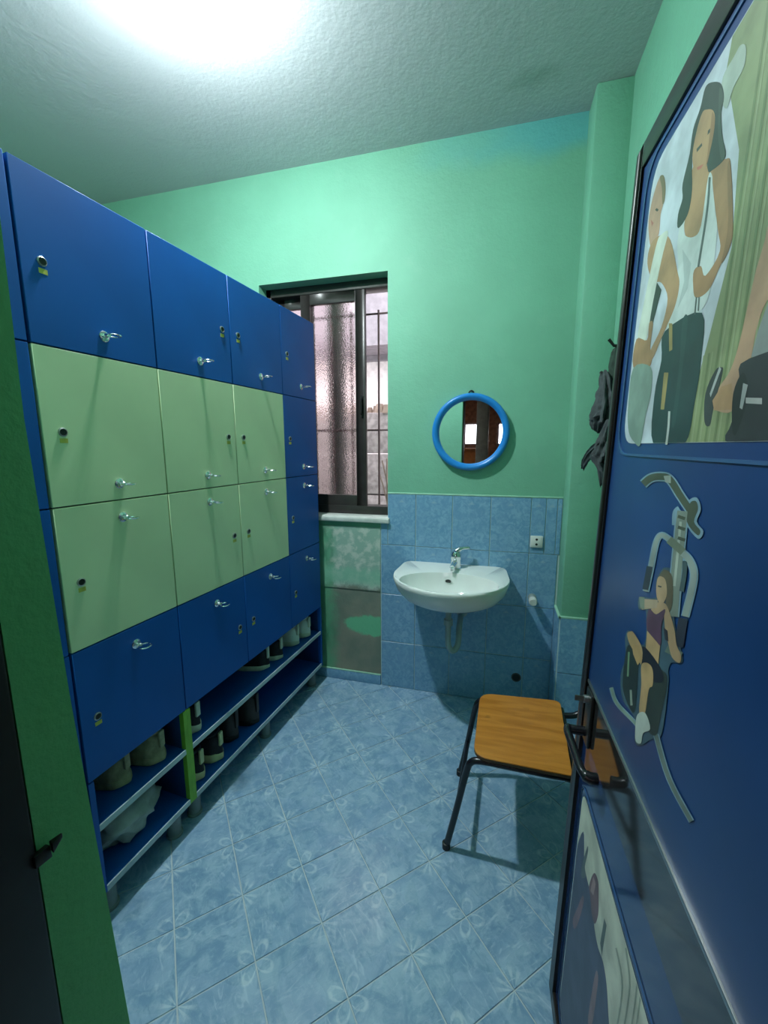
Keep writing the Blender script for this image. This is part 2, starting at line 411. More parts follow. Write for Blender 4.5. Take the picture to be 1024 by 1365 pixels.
wtile(XT[4], .982, ZT[1], ZT[0]); wtile(.982, 1.036, ZT[1], ZT[0]); wtile(1.036, 1.060, ZT[1], ZT[0])
for k in range(1, 4):
    for i in range(4): wtile(XT[i], XT[i+1], ZT[k+1], ZT[k])
    wtile(XT[4], 1.052, ZT[k+1], ZT[k])
b = MB(); b.box((1.059, -.153, 0), (1.2, -.148, .607)); b.box((1.057, -.152, 0), (1.063, -.004, .607)); b.build('grout_bed', 'wgrout', pillar)
for z0, z1 in ((0, .312), (.312, .606)):
    wtile(1.060, 1.196, z0, z1, pillar, 'Y', -.1525)
    wtile(-.150, -.008, z0, z1, pillar, 'X', 1.0575)
# painted bead along the tile tops
b = MB(); b.box((.133, -.009, 1.184), (1.062, .001, 1.193)); b.build('paint_bead', 'sealant', wall_back, bevel=.003)
b = MB(); b.box((1.050, -.160, .604), (1.2, -.149, .614)); b.box((1.049, -.16, .604), (1.062, -.002, .614)); b.build('paint_bead', 'sealant', pillar, bevel=.002)
# exposed edge by the door side of the pillar
b = MB(); b.box((1.190, -.166, 0), (1.2, -.149, .62)); b.build('edge_strip', 'plyedge', pillar, bevel=.002)
# ---- bare plaster under the window
b = MB()
def slab(x0, x1, z0, z1, d, nx, nz, amp):
    g = [[Vector((lerp(x0,x1,i/nx), -d-amp*noise.noise(Vector((i*1.7, 3, j*1.9))), lerp(z0,z1,j/nz) + (amp*6*noise.noise(Vector((i*2.3, 9, j))) if j in (nz,) and z1 < .8 else 0))) for i in range(nx+1)] for j in range(nz+1)]
    vs = [p for r in g for p in r]; fs = [(j*(nx+1)+i, j*(nx+1)+i+1, (j+1)*(nx+1)+i+1, (j+1)*(nx+1)+i) for j in range(nz) for i in range(nx)]
    n = len(vs)
    per = [i for i in range(nx+1)] + [j*(nx+1)+nx for j in range(1, nz+1)] + [nz*(nx+1)+i for i in range(nx-1, -1, -1)] + [j*(nx+1) for j in range(nz-1, 0, -1)]
    vs += [Vector((vs[i].x, .001, vs[i].z)) for i in per]
    fs += [(per[k], n+k, n+(k+1) % len(per), per[(k+1) % len(per)]) for k in range(len(per))]
    b.add(vs, fs)
slab(-.62, .088, .062, .62, .003, 16, 14, .0012)
slab(-.62, .088, .60, .985, .0075, 16, 10, .0015)
b.build('plaster_patch', 'plaster', wall_back, smooth=True)
b = MB(); b.box((-.66, -.012, 0), (.089, .001, .062)); tag(b.build('baseboard_back', 'wall_tile', bevel=.003), kind='structure')
b = MB(); b.box((-.66, -.012, .062), (.089, .001, .069)); b.build('paint_bead', 'sealant', wall_back, bevel=.002)
# stained drain hole low on the tiles
dh = empty('drain_hole', (.876, -.007, .17)); tag(dh, 'dark drain hole low in the blue tiles below the pipe stub', 'drain')
b = MB(); b.lathe([(.026, .0), (.026, -.003), (.020, -.004), (.020, -.001)], 20, axis='Y'); b.build('rim', 'out_dark', dh, smooth=True)
b = MB(); b.lathe([(.0195, -.0005), (.0195, -.0015)], 20, axis='Y'); b.build('hole', 'black', dh)

# ================================================================== WINDOW
win = empty('window_1', ((WX0+WX1)/2, .1, WZ0)); tag(win, kind='structure')
b = Shift(win)
for lo, hi in (((WX0, .08, WZ1-.045), (WX1, .17, WZ1)), ((WX0, .08, WZ0), (WX1, .17, WZ0+.05)), ((WX0, .08, WZ0), (WX0+.03, .17, WZ1)), ((WX1-.012, .08, WZ0), (WX1, .17, WZ1))): b.box(lo, hi)
b.build('frame', 'bronze', win, bevel=.002)
def sash(x0, x1, y, nm):
    z0, z1, s, d = WZ0+.045, WZ1-.035, .058, .03
    b = Shift(win)
    b.box((x0, y, z0), (x0+s, y+d, z1)); b.box((x1-s, y, z0), (x1, y+d, z1)); b.box((x0+s, y, z1-s-.01), (x1-s, y+d, z1)); b.box((x0+s, y, z0), (x1-s, y+d, z0+s+.01))
    so = b.build('sash', 'bronze', win, bevel=.003)
    b = Shift(win); b.box((x0+s-.004, y+.012, z0+s), (x1-s+.004, y+.017, z1-s)); b.build('pane', 'frost', so)
    return so
s1 = sash(-.415, -.022, .085, 'a'); sash(WX0+.03, -.36, .13, 'b')
b = Shift(win); b.box((-.050, .078, 1.62), (-.036, .086, 1.74)); b.tube([(-.043, .078, 1.63), (-.043, .062, 1.64), (-.043, .062, 1.72), (-.043, .078, 1.73)], .005, 8); b.build('latch', 'black', s1, smooth=True)
b = MB(); b.box((WX0-.02, -.022, WZ0-.032), (WX1+.012, .085, WZ0)); b.box((WX0-.02, -.03, WZ0-.03), (WX1+.012, -.02, WZ0-.004))
tag(b.build('window_sill', 'sill', bevel=.004), kind='structure')
# security grille outside
gr = empty('window_grille', (-.25, .25, 1.08)); tag(gr, 'rusty steel bar grille fixed outside the bronze window', 'grille')
for x in (-.55, -.42, -.29, -.16, .012, .13):
    b = Shift(gr); b.tube([(x, .25, 1.02), (x, .25, 2.25)], .0065, 8); b.build('bar', 'bar', gr, smooth=True)
for z in (1.07, 1.55, 2.23):
    b = Shift(gr); b.tube([(-.66, .25, z), (.17, .25, z)], .006, 8); b.build('rail', 'bar', gr, smooth=True)
# ---- the yard outside
b = MB(); b.box((-5, .22, -.3), (4, 6, -.1)); tag(b.build('ground_yard', 'out_grey'), kind='structure')
bd = empty('neighbour_house', (-1, 3.2, -.1)); tag(bd, 'white rendered house wall with grey eave seen through the window gap', 'building')
b = Shift(bd); b.box((-5, 3.2, -.1), (4, 3.4, 3.0)); b.build('wall', 'out_white', bd)
b = Shift(bd); b.box((-5, 2.6, 2.615), (4, 3.2, 2.70)); b.box((-5, 3.12, 2.55), (4, 3.2, 2.693)); b.build('eave', 'out_grey', bd)
b = Shift(bd); b.box((-5, 2.6, 2.70), (4, 3.4, 4.6)); b.build('roof', 'out_grey', bd)
gw = empty('garden_wall', (-1, 1.45, -.1)); tag(gw, 'low rough concrete block wall outside the window', 'wall')
for k in range(5):
    z0 = -.1 + .40*k*.93
    for i in range(11):
        x0 = -3.6+.62*i+(.31 if k % 2 else 0)
        b = Shift(gw); b.box((x0, 1.36, z0), (x0+.605, 1.56, z0+.36)); b.build('block', 'out_block', gw, bevel=.008)
b = Shift(gw)
for i in range(90):
    x = -3+i*.06; r = random.uniform(.035, .06); z = 1.75+r*.6; c0 = Vector((x, 1.44+random.uniform(-.05, .05), z))
    m = [c0+Vector((math.cos(a)*r*random.uniform(.7,1.2), math.sin(a)*r*random.uniform(.7,1.2), -r*.8)) for a in [k*PI/3 for k in range(6)]]
    n2 = [c0+(p-c0)*.6+Vector((0,0,r*1.2)) for p in m]; b.rings([m, n2])
o = b.build('rubble', 'twig', gw); o['kind'] = 'stuff'
pole = MB(); pole.lathe([(.062, -.1), (.058, 3.2)], 16, (-.355, .5, 0)); o = pole.build('utility_post', 'out_dark', loc=(-.355, .5, -.1), smooth=True); tag(o, 'dark round post standing behind the frosted pane', 'post')
sh = empty('bare_shrub', (.02, .75, -.1)); tag(sh, 'leafless shrub of thin twigs outside the open window gap', 'shrub')
for i in range(9):
    a = random.uniform(-.5, .5); b = Shift(sh); x = .0+random.uniform(-.05, .1); 
    b.tube(smooth_path([(x, .75, -.1), (x+a*.1, .75, .6), (x+a*.25+random.uniform(-.03,.03), .74, 1.0), (x+a*.4, .73, random.uniform(1.15, 1.4))], 5), .006, 6); b.build('twig', 'twig', sh, smooth=True)

# ================================================================== HALL BEHIND THE DOOR (seen in the mirror)
b = MB(); b.box((-3.2, -7.2, -.1), (4.2, YF-.25, 0)); tag(b.build('floor_hall', 'hallfloor'), kind='structure')
b = MB(); b.box((-3.2, -7.2, -.1), (-3.0, YF-.2, ZC)); tag(b.build('wall_hall_left', 'hallwall'), kind='structure')
b = MB(); b.box((4.0, -7.2, -.1), (4.2, YF-.2, ZC)); tag(b.build('wall_hall_right', 'hallwall'), kind='structure')
b = MB(); b.box((-3.2, YF-.2, -.1), (XL-.2, YF-.05, ZC)); tag(b.build('wall_hall_corner', 'hallwall'), kind='structure')
HY = -6.8
wins = [(-.60, .06), (.36, 1.1), (-2.4, -1.2)]  # last one is unseen in the mirror, added to let light into the hall
b = MB(); b.box((-3.0, HY-.2, -.1), (4.0, HY, 1.47)); b.box((-3.0, HY-.2, 1.93), (4.0, HY, ZC))
xs = sorted([-3.0, 4.0] + [x for w in wins for x in w])
for i in range(0, len(xs), 2): b.box((xs[i], HY-.2, 1.47), (xs[i+1], HY, 1.93))
tag(b.build('wall_hall_back', 'hallwood'), kind='structure')
for n_, (x0, x1) in enumerate(wins):
    w = empty('window_%d' % (n_+2), ((x0+x1)/2, HY-.1, 1.25)); tag(w, kind='structure')
    b = Shift(w); m = x0+(x1-x0)*.42; za, zb = 1.47, 1.93
    b.box((x0, HY-.12, za), (x0+.03, HY-.06, zb)); b.box((x1-.03, HY-.12, za), (x1, HY-.06, zb)); b.box((m-.02, HY-.12, za), (m+.02, HY-.06, zb)); b.box((x0, HY-.12, za), (x1, HY-.06, za+.03)); b.box((x0, HY-.12, zb-.03), (x1, HY-.06, zb))
    b.build('frame', 'hallwin', w)
for k, y in enumerate((-3.2, -4.4, -5.6)):
    b = MB(); b.box((-3.0, y-.09, 2.62), (4.0, y+.09, ZC)); tag(b.build('trim_%d' % (k+1), 'hallwood', loc=(.5, y, 2.62)), kind='structure')
b = MB(); b.box((.17, -4.58, 0), (.35, -4.40, 2.62)); tag(b.build('column_hall', 'hallcol', bevel=.01), kind='structure')
cb = empty('wooden_counter', (-.3, -5.6, 0)); tag(cb, 'orange wooden counter reflected low in the round mirror', 'counter')
b = Shift(cb); b.box((-1.2, -5.9, .06), (.12, -5.4, 1.36)); b.build('body', 'orange', cb, bevel=.006)
b = Shift(cb); b.box((-1.24, -5.94, 1.36), (.16, -5.36, 1.41)); b.build('top', 'orange', cb, bevel=.006)
b = Shift(cb); b.box((-1.18, -5.86, 0), (.1, -5.44, .06)); b.build('plinth', 'hallwood', cb)

# ================================================================== LOCKERS
LY = .0774
LT = Vector((math.sin(LY), math.cos(LY), 0)); LN = Vector((math.cos(LY), -math.sin(LY), 0)); LO = Vector((-.26, 0, 0))
def lk(n, t, z): return LO + LN*n + LT*t + Vector((0, 0, z))
ZR = [2.11, 1.70, 1.295, .895, .495]; DEP = .40
def handle_mesh(name='handle'):
    b = MB(); b.lathe([(.015, 0), (.015, .002), (.012, .004), (.005, .005), (.004, .016), (.006, .020), (.004, .023)], 16, axis='X')
    R = .0195
    b.tube([(.016+R+R*math.cos(a), R*math.sin(a), -.001) for a in [2*PI*k/20 for k in range(20)]], .0022, 6, closed=True)
    return b
def lock_mesh():
    b = MB(); b.lathe([(.0115, 0), (.0115, .003), (.009, .0045), (.0085, .002)], 16, axis='X', cap1=False)
    b.m = 1; b.lathe([(.0085, .0015), (.0085, .003)], 16, axis='X'); b.m = 2; b.box((.003, -.001, -.005), (.0034, .001, .005)); return b
HAND = LOCKO = LABO = None
def put_child(mesh_obj, parent, loc, name):
    o = mesh_obj.copy() if mesh_obj.parent else mesh_obj
    if mesh_obj.parent: COL.objects.link(o)
    o.parent = parent; o.location = loc; return o
def locker_door(root, t0, t1, z0, z1, mat, hz, hy, lz, ly, ring=False):
    """one door, root-local coordinates; hy / ly are t positions of pull and lock"""
    global HAND, LOCKO, LABO
    g = .0018; b = MB(); b.box((-.017, -(t1-t0)/2+g, -(z1-z0)/2+g), (0, (t1-t0)/2-g, (z1-z0)/2-g))
    d = b.build('door', mat, root, bevel=.0012, seg=1); cy, cz = (t0+t1)/2, (z0+z1)/2; d.location = (0, cy, cz)
    if HAND is None:
        HAND = handle_mesh().build('handle', 'chrome', smooth=True); LOCKO = lock_mesh().build('lock', ['steel', 'darkmetal', 'black'], smooth=True)
        q = MB(); q.box((0, -.010, -.006), (.0006, .010, .006)); LABO = q.build('lock_label', 'label')
    put_child(HAND, d, (0, hy-cy, hz-cz), 'handle'); put_child(LOCKO, d, (0, ly-cy, lz-cz), 'lock'); put_child(LABO, d, (0, ly-cy+.001, lz-cz-.022), 'lock_label')
    return d
def cabinet(name, edges, mats, label, locks):
    t0, t1 = edges[0], edges[-1]
    p = lk(0, t0, 0); root = empty(name, p, -LY); tag(root, label, 'locker', 'row of shoe lockers')
    L = t1-t0; w = .016
    b = MB()
    b.box((-DEP, 0, .115), (-.019, w, 2.105)); b.box((-DEP, L-w, .115), (-.019, L, 2.105))
    b.box((-DEP, w, .125), (-DEP+.008, L-w, 2.09))
    b.box((-DEP, w, 2.089), (-.019, L-w, 2.105))
    for z in ZR[1:]: b.box((-DEP+.008, w, z-.008), (-.021, L-w, z+.008))
    for e in edges[1:-1]: b.box((-DEP+.008, e-t0-.008, .503), (-.021, e-t0+.008, 2.089))
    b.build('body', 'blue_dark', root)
    # open side edges at the shoe rack, shelves with pale edge bands
    b = MB(); b.box((-.019, 0, .115), (0, w, .493)); b.build('edge_strip', 'lime' if name == 'wide_locker_cabinet' else 'blue', root)
    if name == 'wide_locker_cabinet':
        pass
    b = MB(); b.box((-.019, L-w, .115), (0, L, .493)); b.build('edge_strip', 'lime' if name == 'narrow_locker_cabinet' else 'blue', root)
    for z in (.325, .115):
        b = MB(); b.box((-DEP+.008, w, z), (-.004, L-w, z+.018)); s = b.build('shelf', 'blue', root)
        b = MB(); b.box((-.004, w, z-.001), (0, L-w, z+.019)); b.build('edge_band', 'edge', s)
    nl = 2 if L < .5 else 3
    for k in range(nl):
        ty = lerp(.05, L-.05, k/(nl-1))
        for nn in (-.055, -DEP+.06):
            b = MB(); b.lathe([(.029, 0), (.029, .007), (.024, .010), (.026, .116)], 16, (nn, ty, 0)); b.build('foot', 'foot', root, smooth=True)
    # doors: rows from the top
    hz = [1.757, 1.344, 1.243, .836]; lz = [1.897, 1.489, 1.085, .680]
    for i in range(len(edges)-1):
        a, e = edges[i]-t0, edges[i+1]-t0; mid = (a+e)/2 + .01
        for r in range(4):
            m = mats[i] if r in (1, 2) else 'blue'
            l = a+.048 if locks[i] == 'L' else e-.045
            locker_door(root, a, e, ZR[r+1], ZR[r], m, hz[r], mid, lz[r], l)
    return root
cabinet('tall_locker_cabinet', [-1.84, -1.482], ['blue'], 'all blue locker column beside the green door jamb', 'L')
cabinet('narrow_locker_cabinet', [-1.478, -1.1175], ['cream'], 'single column locker with two large cream doors above tan shoes', 'L')
cabinet('wide_locker_cabinet', [-1.1172, -.757, -.396, -.07], ['cream', 'cream', 'blue'], 'three column locker with cream and blue doors next to the window', 'RLL')

# ---- shoes
def shoe(name, label, cat_group, upper, sole, n, t, z, turn, L=.27, high=0, soleh=.028, lining='black', thick=1.0):
    root = empty(name, lk(n, t, z), -LY + PI + turn); tag(root, label, 'shoe', cat_group)
    N = 22; W = .047*thick
    def hw(u):   # half width along the shoe, u=0 heel, 1 toe
        base = W*(.70+.30*math.sin(PI*min(1, u*1.15)*.62)) if u < .75 else W*.985
        e = min(1, (u/.10))**.5 if u < .10 else (max(0, 1-((u-.72)/.28)**2)**.5 if u > .72 else 1)
        return max(.004, base*e)
    def bendy(u): return .006*math.sin(PI*u)
    out = [(u*L, bendy(u)+hw(u)) for u in [k/N for k in range(N+1)]] + [(u*L, bendy(u)-hw(u)) for u in [k/N for k in range(N, -1, -1)]]
    def rng(s, z): 
        cx = L*.5
        return [Vector((cx+(x-cx)*s, y*s, z + .006*max(0, x/L-.8)/.2)) for x, y in out]
    b = MB(); b.rings([rng(.97, 0), rng(1.03, .006), rng(1.03, soleh*.8), rng(1.0, soleh)]); b.build('sole', sole, root, smooth=True)
    b = MB(); rs = []
    S = 14
    for k in range(N+1):
        u = k/N; w = hw(u)*.97; x = L*.5+(u*L-L*.5)*.975
        if u < .38: h = .082+high
        elif u < .72: h = lerp(.082+high, .055, ((u-.38)/.34)**.8)
        else: h = .055*max(.35, (1-((u-.72)/.29)**2.4)) 
        if u < .08: h *= .82+.18*u/.08
        ring = []
        for j in range(S+1):
            a = PI*j/S; cx_ = math.cos(a); sz = math.sin(a)
            ww = w*(1 if u > .45 else 1-.28*sz*(1-u/.45)*.6)
            ring.append(Vector((x - (.008*(1-u/.1) if u < .1 else 0)*(1-sz), bendy(u)+ww*math.copysign(abs(cx_)**.62, cx_), soleh-.004+(h)*sz**.7)))
        rs.append(ring)
    b.rings(rs, True, True, close=True); up = b.build('upper', upper, root, smooth=True, angle=70)
    # padded collar with the dark opening
    zc = soleh-.004+.082+high
    col = [(L*.20+L*.15*math.cos(a), .030*thick*math.sin(a)*(1-.25*math.cos(a)*0)+.003, zc-.002+(.012 if math.cos(a) < -.3 else 0)*abs(math.cos(a))-.010*max(0, math.cos(a))) for a in [2*PI*k/20 for k in range(20)]]
    b = MB(); b.tube(col, .007, 6, closed=True); b.build('collar', upper, root, smooth=True)
    b = MB(); b.add([Vector(p)+Vector((0, 0, .002)) for p in col], [tuple(range(20))]); b.build('lining', lining, root)
    b = MB(); b.box((-.004, -.010, soleh+.03), (.006, .012, zc+.012)); b.build('heel_tab', sole if sole != 'black' else upper, root, bevel=.003)
    b = MB()
    for k in range(4):
        u = .46+.07*k; x = u*L; hh = soleh-.004+lerp(.082+high, .055, ((u-.38)/.34)**.8)*.985; w = hw(u)*.5
        b.tube([(x, bendy(u)-w, hh-.010), (x, bendy(u), hh+.003), (x, bendy(u)+w, hh-.010)], .003, 6)
    b.build('laces', sole, root, smooth=True)
    return root
MT['tan'] = plain('tan_suede', (.36, .33, .21), .85, var=.25, vs=30, bs=.2); MT['offwhite'] = plain('offwhite_rubber', (.62, .66, .52), .6)
MT['darkfab'] = plain('dark_fabric', (.018, .018, .026), .8, var=.3, vs=40); MT['whitelea'] = plain('white_leather', (.72, .78, .70), .5, var=.08)
MT['brownlea'] = plain('brown_leather', (.035, .028, .026), .5, var=.25)
MT['yellowsole'] = plain('yellowed_sole', (.62, .60, .32), .6)
UP, LOW = .3435, .1335
G1 = 'shoes on the upper rack shelf'; G2 = 'shoes on the bottom rack shelf'
shoe('sneaker', 'tan suede sneaker on the upper shelf nearer the lime panel', G1, 'tan', 'tan', -.035, -1.200, UP, .10, .275, lining='offwhite')
shoe('sneaker', 'tan suede sneaker on the upper shelf farther from the lime panel', G1, 'tan', 'tan', -.06, -1.315, UP, .16, .275, lining='offwhite')
shoe('sneaker', 'black sneaker with thick white sole right against the lime panel, upper shelf', G1, 'darkfab', 'offwhite', -.03, -1.035, UP, .06, .28, soleh=.036)
shoe('sneaker', 'dark sneaker with long pale sole next to another dark one, toward the lime panel', G1, 'darkfab', 'offwhite', -.05, -.545, UP, .2, .28, soleh=.026)
shoe('sneaker', 'dark sneaker with pale sole standing beside the pair of white shoes', G1, 'darkfab', 'offwhite', -.04, -.44, UP, .15, .28, soleh=.026)
shoe('white_trainer', 'white leather trainer on the upper shelf, inner one of its pair', G1, 'whitelea', 'offwhite', -.04, -.275, UP, .12, .27)
shoe('white_trainer', 'white leather trainer closest to the end panel by the window wall', G1, 'whitelea', 'offwhite', -.03, -.165, UP, .06, .27)
shoe('sneaker', 'black shoe with yellowed sole on the bottom shelf against the lime panel', G2, 'darkfab', 'yellowsole', -.03, -1.035, LOW, .06, .28, soleh=.038)
shoe('sneaker', 'black shoe with yellowed sole, second from the lime panel, bottom shelf', G2, 'darkfab', 'yellowsole', -.03, -.925, LOW, .1, .28, soleh=.038)
shoe('ankle_boot', 'brown black ankle boot on the bottom shelf beside the black shoes', G2, 'brownlea', 'black', -.05, -.80, LOW, .12, .27, high=.03)
shoe('ankle_boot', 'brown black ankle boot on the bottom shelf with the empty shelf beside it', G2, 'brownlea', 'black', -.03, -.675, LOW, .12, .27, high=.035)
# crumpled bag on the bottom shelf of the narrow cabinet
root_loc = lk(-.135, -1.305, LOW+.001)
b = MB(); U, V = 36, 18
rs = []
for j in range(V+1):
    ph = PI*j/V
    ring = []
    for i in range(U):
        th = 2*PI*i/U; d = Vector((math.sin(ph)*math.cos(th), math.sin(ph)*math.sin(th), math.cos(ph)))
        r = 1+.22*noise.noise(d*2.2+Vector((3,1,4)))+.16*noise.noise(d*5+Vector((7,2,1)))+.10*abs(noise.noise(d*9))
        p = Vector((d.x*.10*r, d.y*.125*r, .075+d.z*.085*r)); p.z = max(p.z, .002*(1+noise.noise(d*4))); ring.append(p)
    rs.append(ring)
b.rings(rs); o = b.build('crumpled_bag', 'bag', smooth=True, angle=80); o.location = root_loc; o.rotation_euler.z = -LY
tag(o, 'crumpled grey plastic bag on the bottom shelf under the tan sneakers', 'bag')

# ================================================================== WASHBASIN
BX = .517
wb = empty('washbasin', (BX, -.007, .60)); tag(wb, 'white ceramic wall basin with a chrome mixer tap', 'washbasin')
b = MB(); NB = 64
def outline(k):
    a = 2*PI*k/NB; c, s = math.cos(a), math.sin(a)
    if s >= 0: return (.293*c, -.205-.285*s)
    y = -.205+.205*abs(s)**.16
    return (.293*math.copysign(abs(c)**.15, c)*(1-.05*(y+.205)/.205), y)
def ring_o(s, z, back=0.0): return [Vector((outline(k)[0]*s, back+outline(k)[1]*s, z-.60)) for k in range(NB)]
def ring_b(s, z): return [Vector((.240*s*math.cos(2*PI*k/NB), -.315 + (1-s)*.02 - .150*s*math.sin(2*PI*k/NB), z-.60)) for k in range(NB)]
b.rings([ring_o(.30, .630, -.04), ring_o(.52, .640, -.03), ring_o(.72, .664, -.02), ring_o(.86, .695, -.01), ring_o(.95, .735), ring_o(.99, .775), ring_o(1.0, .792), ring_o(.992, .799), ring_o(.975, .801),
         ring_b(1.05, .800), ring_b(1.0, .798), ring_b(.985, .789), ring_b(.95, .768), ring_b(.89, .745), ring_b(.80, .722), ring_b(.62, .693), ring_b(.38, .678), ring_b(.10, .674)])
b.build('bowl', 'white', wb, smooth=True, angle=48)
b = MB(); b.lathe([(.022, .0), (.022, .003), (.015, .004), (.006, .0015)], 20, (0, -.297, .0745)); b.build('drain', 'chrome', wb, smooth=True)
ho = MB(); ho.lathe([(.019, .0), (.019, -.003), (.0145, -.0035), (.0145, -.001)], 20, axis='Y')
o = ho.build('overflow_ring', 'white', wb, smooth=True); o.location = (-.012, -.181, .160); o.rotation_euler.x = .55
ho = MB(); ho.lathe([(.0145, -.0015), (.0145, -.003)], 18, axis='Y'); q = ho.build('overflow_hole', 'black', o)
fa = MB(); FX, FY = .015, -.075
fa.lathe([(.032, .198), (.032, .204), (.027, .207), (.026, .248), (.029, .252), (.029, .280), (.022, .292), (.006, .296)], 20, (FX, FY, 0))
fo = fa.build('faucet', 'chrome', wb, smooth=True)
fa = MB(); fa.tube(smooth_path([(FX, FY-.012, .232), (FX-.004, FY-.06, .240), (FX-.008, FY-.105, .234)], 5), [.014]*6+[.013]*4+[.011], 12)
fa.lathe([(.011, .214), (.011, .232)], 12, (FX-.008, FY-.100, 0)); fa.build('spout', 'chrome', fo, smooth=True)
fa = MB(); fa.tube(smooth_path([(FX, FY, .292), (FX+.028, FY+.012, .308), (FX+.070, FY+.03, .310)], 5), [.014]*5+[.010]*5+[.006], 10); fa.build('lever', 'chrome', fo, smooth=True)
tr = MB(); tr.tube(smooth_path([(0, -.25, .04), (0, -.25, -.06), (0, -.25, -.12)], 4), .015, 14)
tr.lathe([(.023, .0), (.023, .03)], 16, (0, -.25, -.05))
tr.tube(smooth_path([(0, -.25, -.10), (.004, -.25, -.165), (.026, -.238, -.195), (.048, -.215, -.170), (.050, -.185, -.105), (.050, -.12, -.075), (.050, .005, -.075)], 6), .015, 14)
tr.lathe([(.032, .004), (.032, -.004), (.022, -.008)], 18, (.050, 0, -.075), axis='Y')
tr.build('trap', 'greypipe', wb, smooth=True)
# capped pipe stub
ps = empty('pipe_stub', (.936, -.007, .645)); tag(ps, 'capped grey water pipe stub sticking out of blue tiles', 'pipe')
b = MB(); b.lathe([(.022, .0), (.022, -.004), (.016, -.006), (.016, -.05)], 18, axis='Y'); b.build('pipe', 'greypipe', ps, smooth=True)
b = MB(); b.lathe([(.021, -.045), (.021, -.075), (.017, -.080)], 18, axis='Y'); b.build('cap', 'sill', ps, smooth=True)
# socket
sk = empty('power_socket', (.942, -.007, .954)); tag(sk, 'small white square power socket on the blue tiles', 'socket')
b = MB(); b.box((-.031, -.012, -.031), (.031, 0, .031)); b.build('plate', 'plastic', sk, bevel=.004)
b = MB(); b.box((-.024, -.0135, -.024), (.024, -.010, .024)); b.build('insert', 'plastic', sk, bevel=.002)
for z in (.013, -.013):
    b = MB(); b.lathe([(.0062, -.013), (.0062, -.0142)], 14, (0, 0, z), axis='Y'); b.build('hole', 'black', sk)
# mirror
mr = empty('round_mirror', (.583, 0, 1.522)); tag(mr, 'round wall mirror in a bright blue plastic frame', 'mirror')
b = MB(); b.lathe([(.199, -.001), (.200, -.020), (.197, -.033), (.188, -.040), (.176, -.037), (.165, -.024), (.163, -.010)], 72, axis='Y', cap0=False, cap1=False); b.build('frame', 'frame_blue', mr, smooth=True, angle=60)
b = MB(); b.lathe([(.190, -.001), (.190, -.006)], 64, axis='Y'); b.build('backing', 'frame_blue', mr)
b = MB(); b.lathe([(.1695, -.0105), (.1695, -.0125)], 64, axis='Y'); g = b.build('glass', 'mirror', mr); g.rotation_euler.z = math.radians(-1.6); g.location.y = -.002
b = MB(); b.tube([(.012*math.cos(a), -.010, .200+.012*math.sin(a)) for a in [PI*k/10 for k in range(11)]], .004, 8); b.build('hanger', 'darkmetal', mr, smooth=True)
b = MB(); b.tube([(0, .0, .210), (0, -.02, .211)], .003, 8); b.build('nail', 'darkmetal', mr, smooth=True)

# ================================================================== CHAIR
ch = empty('school_chair', (.85, -.78, 0)); tag(ch, 'school chair with orange plywood seat on a black tube frame', 'chair')
SZ = .415
def rounded(pts, r, n=6):
    out = []
    N = len(pts)
    for i in range(N):
        p0, p1, p2 = Vector(pts[i-1]), Vector(pts[i]), Vector(pts[(i+1) % N]); rr = r[i] if isinstance(r, (list, tuple)) else r
        a = p1+(p0-p1).normalized()*rr; c = p1+(p2-p1).normalized()*rr
        for k in range(n+1):
            t = k/n; out.append((1-t)**2*a+2*t*(1-t)*p1+t*t*c)
    return out
seat = rounded([(.693, -.602), (1.012, -.575), (.992, -.985), (.682, -.978)], [.055, .03, .012, .055])
b = Shift(ch)
def seat_z(p, z): return z - .010*math.cos((p.x-.69)/.32*PI*.5)*0 + .004*math.sin((p.x-.69)/.3*PI)*-1
b.rings([[Vector((p.x, p.y, SZ-.012)) for p in seat], [Vector((p.x, p.y, SZ-.0005)) for p in seat], [Vector((.847+(p.x-.847)*.992, -.785+(p.y+.785)*.992, SZ+.001)) for p in seat]])
so = b.build('seat', 'ply', ch, smooth=True, angle=30)
b = Shift(ch); b.rings([[Vector((.847+(p.x-.847)*1.001, -.785+(p.y+.785)*1.001, SZ-.0125)) for p in seat], [Vector((.847+(p.x-.847)*1.0015, -.785+(p.y+.785)*1.0015, SZ-.003)) for p in seat]], True, False); b.build('seat_edge', 'plyedge', so)
TR = .0115; zt = SZ-.012-TR
near = smooth_path([(.597, -.951, .006), (.628, -.955, .16), (.660, -.960, .33), (.676, -.963, zt-.014), (.710, -.966, zt), (.80, -.967, zt), (.93, -.969, zt), (.985, -.970, zt), (1.012, -.970, zt-.02), (1.05, -.965, .22), (1.095, -.955, .006)], 6)
far = smooth_path([(.617, -.594, .006), (.645, -.600, .16), (.672, -.606, .33), (.688, -.608, zt-.014), (.720, -.609, zt), (.80, -.606, zt), (.93, -.600, zt), (.990, -.598, zt), (1.016, -.598, zt-.02), (1.052, -.602, .22), (1.095, -.604, .006)], 6)
for nm, pth in (('leg_frame', near), ('leg_frame', far)):
    b = Shift(ch); b.tube(pth, TR, 12); lg = b.build(nm, 'tube', ch, smooth=True)
    for e in (pth[0], pth[-1]):
        b = Shift(ch); b.lathe([(.0145, 0), (.0145, .022), (.012, .024)], 14, (e.x, e.y, 0)); b.build('foot_cap', 'black', lg, smooth=True)
b = Shift(ch); b.tube([(.632, -.956, .175), (.648, -.601, .175)], .009, 10); b.build('stretcher', 'tube', ch, smooth=True)
b = Shift(ch); b.tube([(.72, -.966, zt), (.72, -.609, zt)], .009, 10); b.build('crossbar', 'tube', ch, smooth=True)
b = Shift(ch); b.tube([(1.006, -.968, zt+.002), (1.014, -.600, zt+.002)], .0105, 10); b.build('crossbar', 'tube', ch, smooth=True)
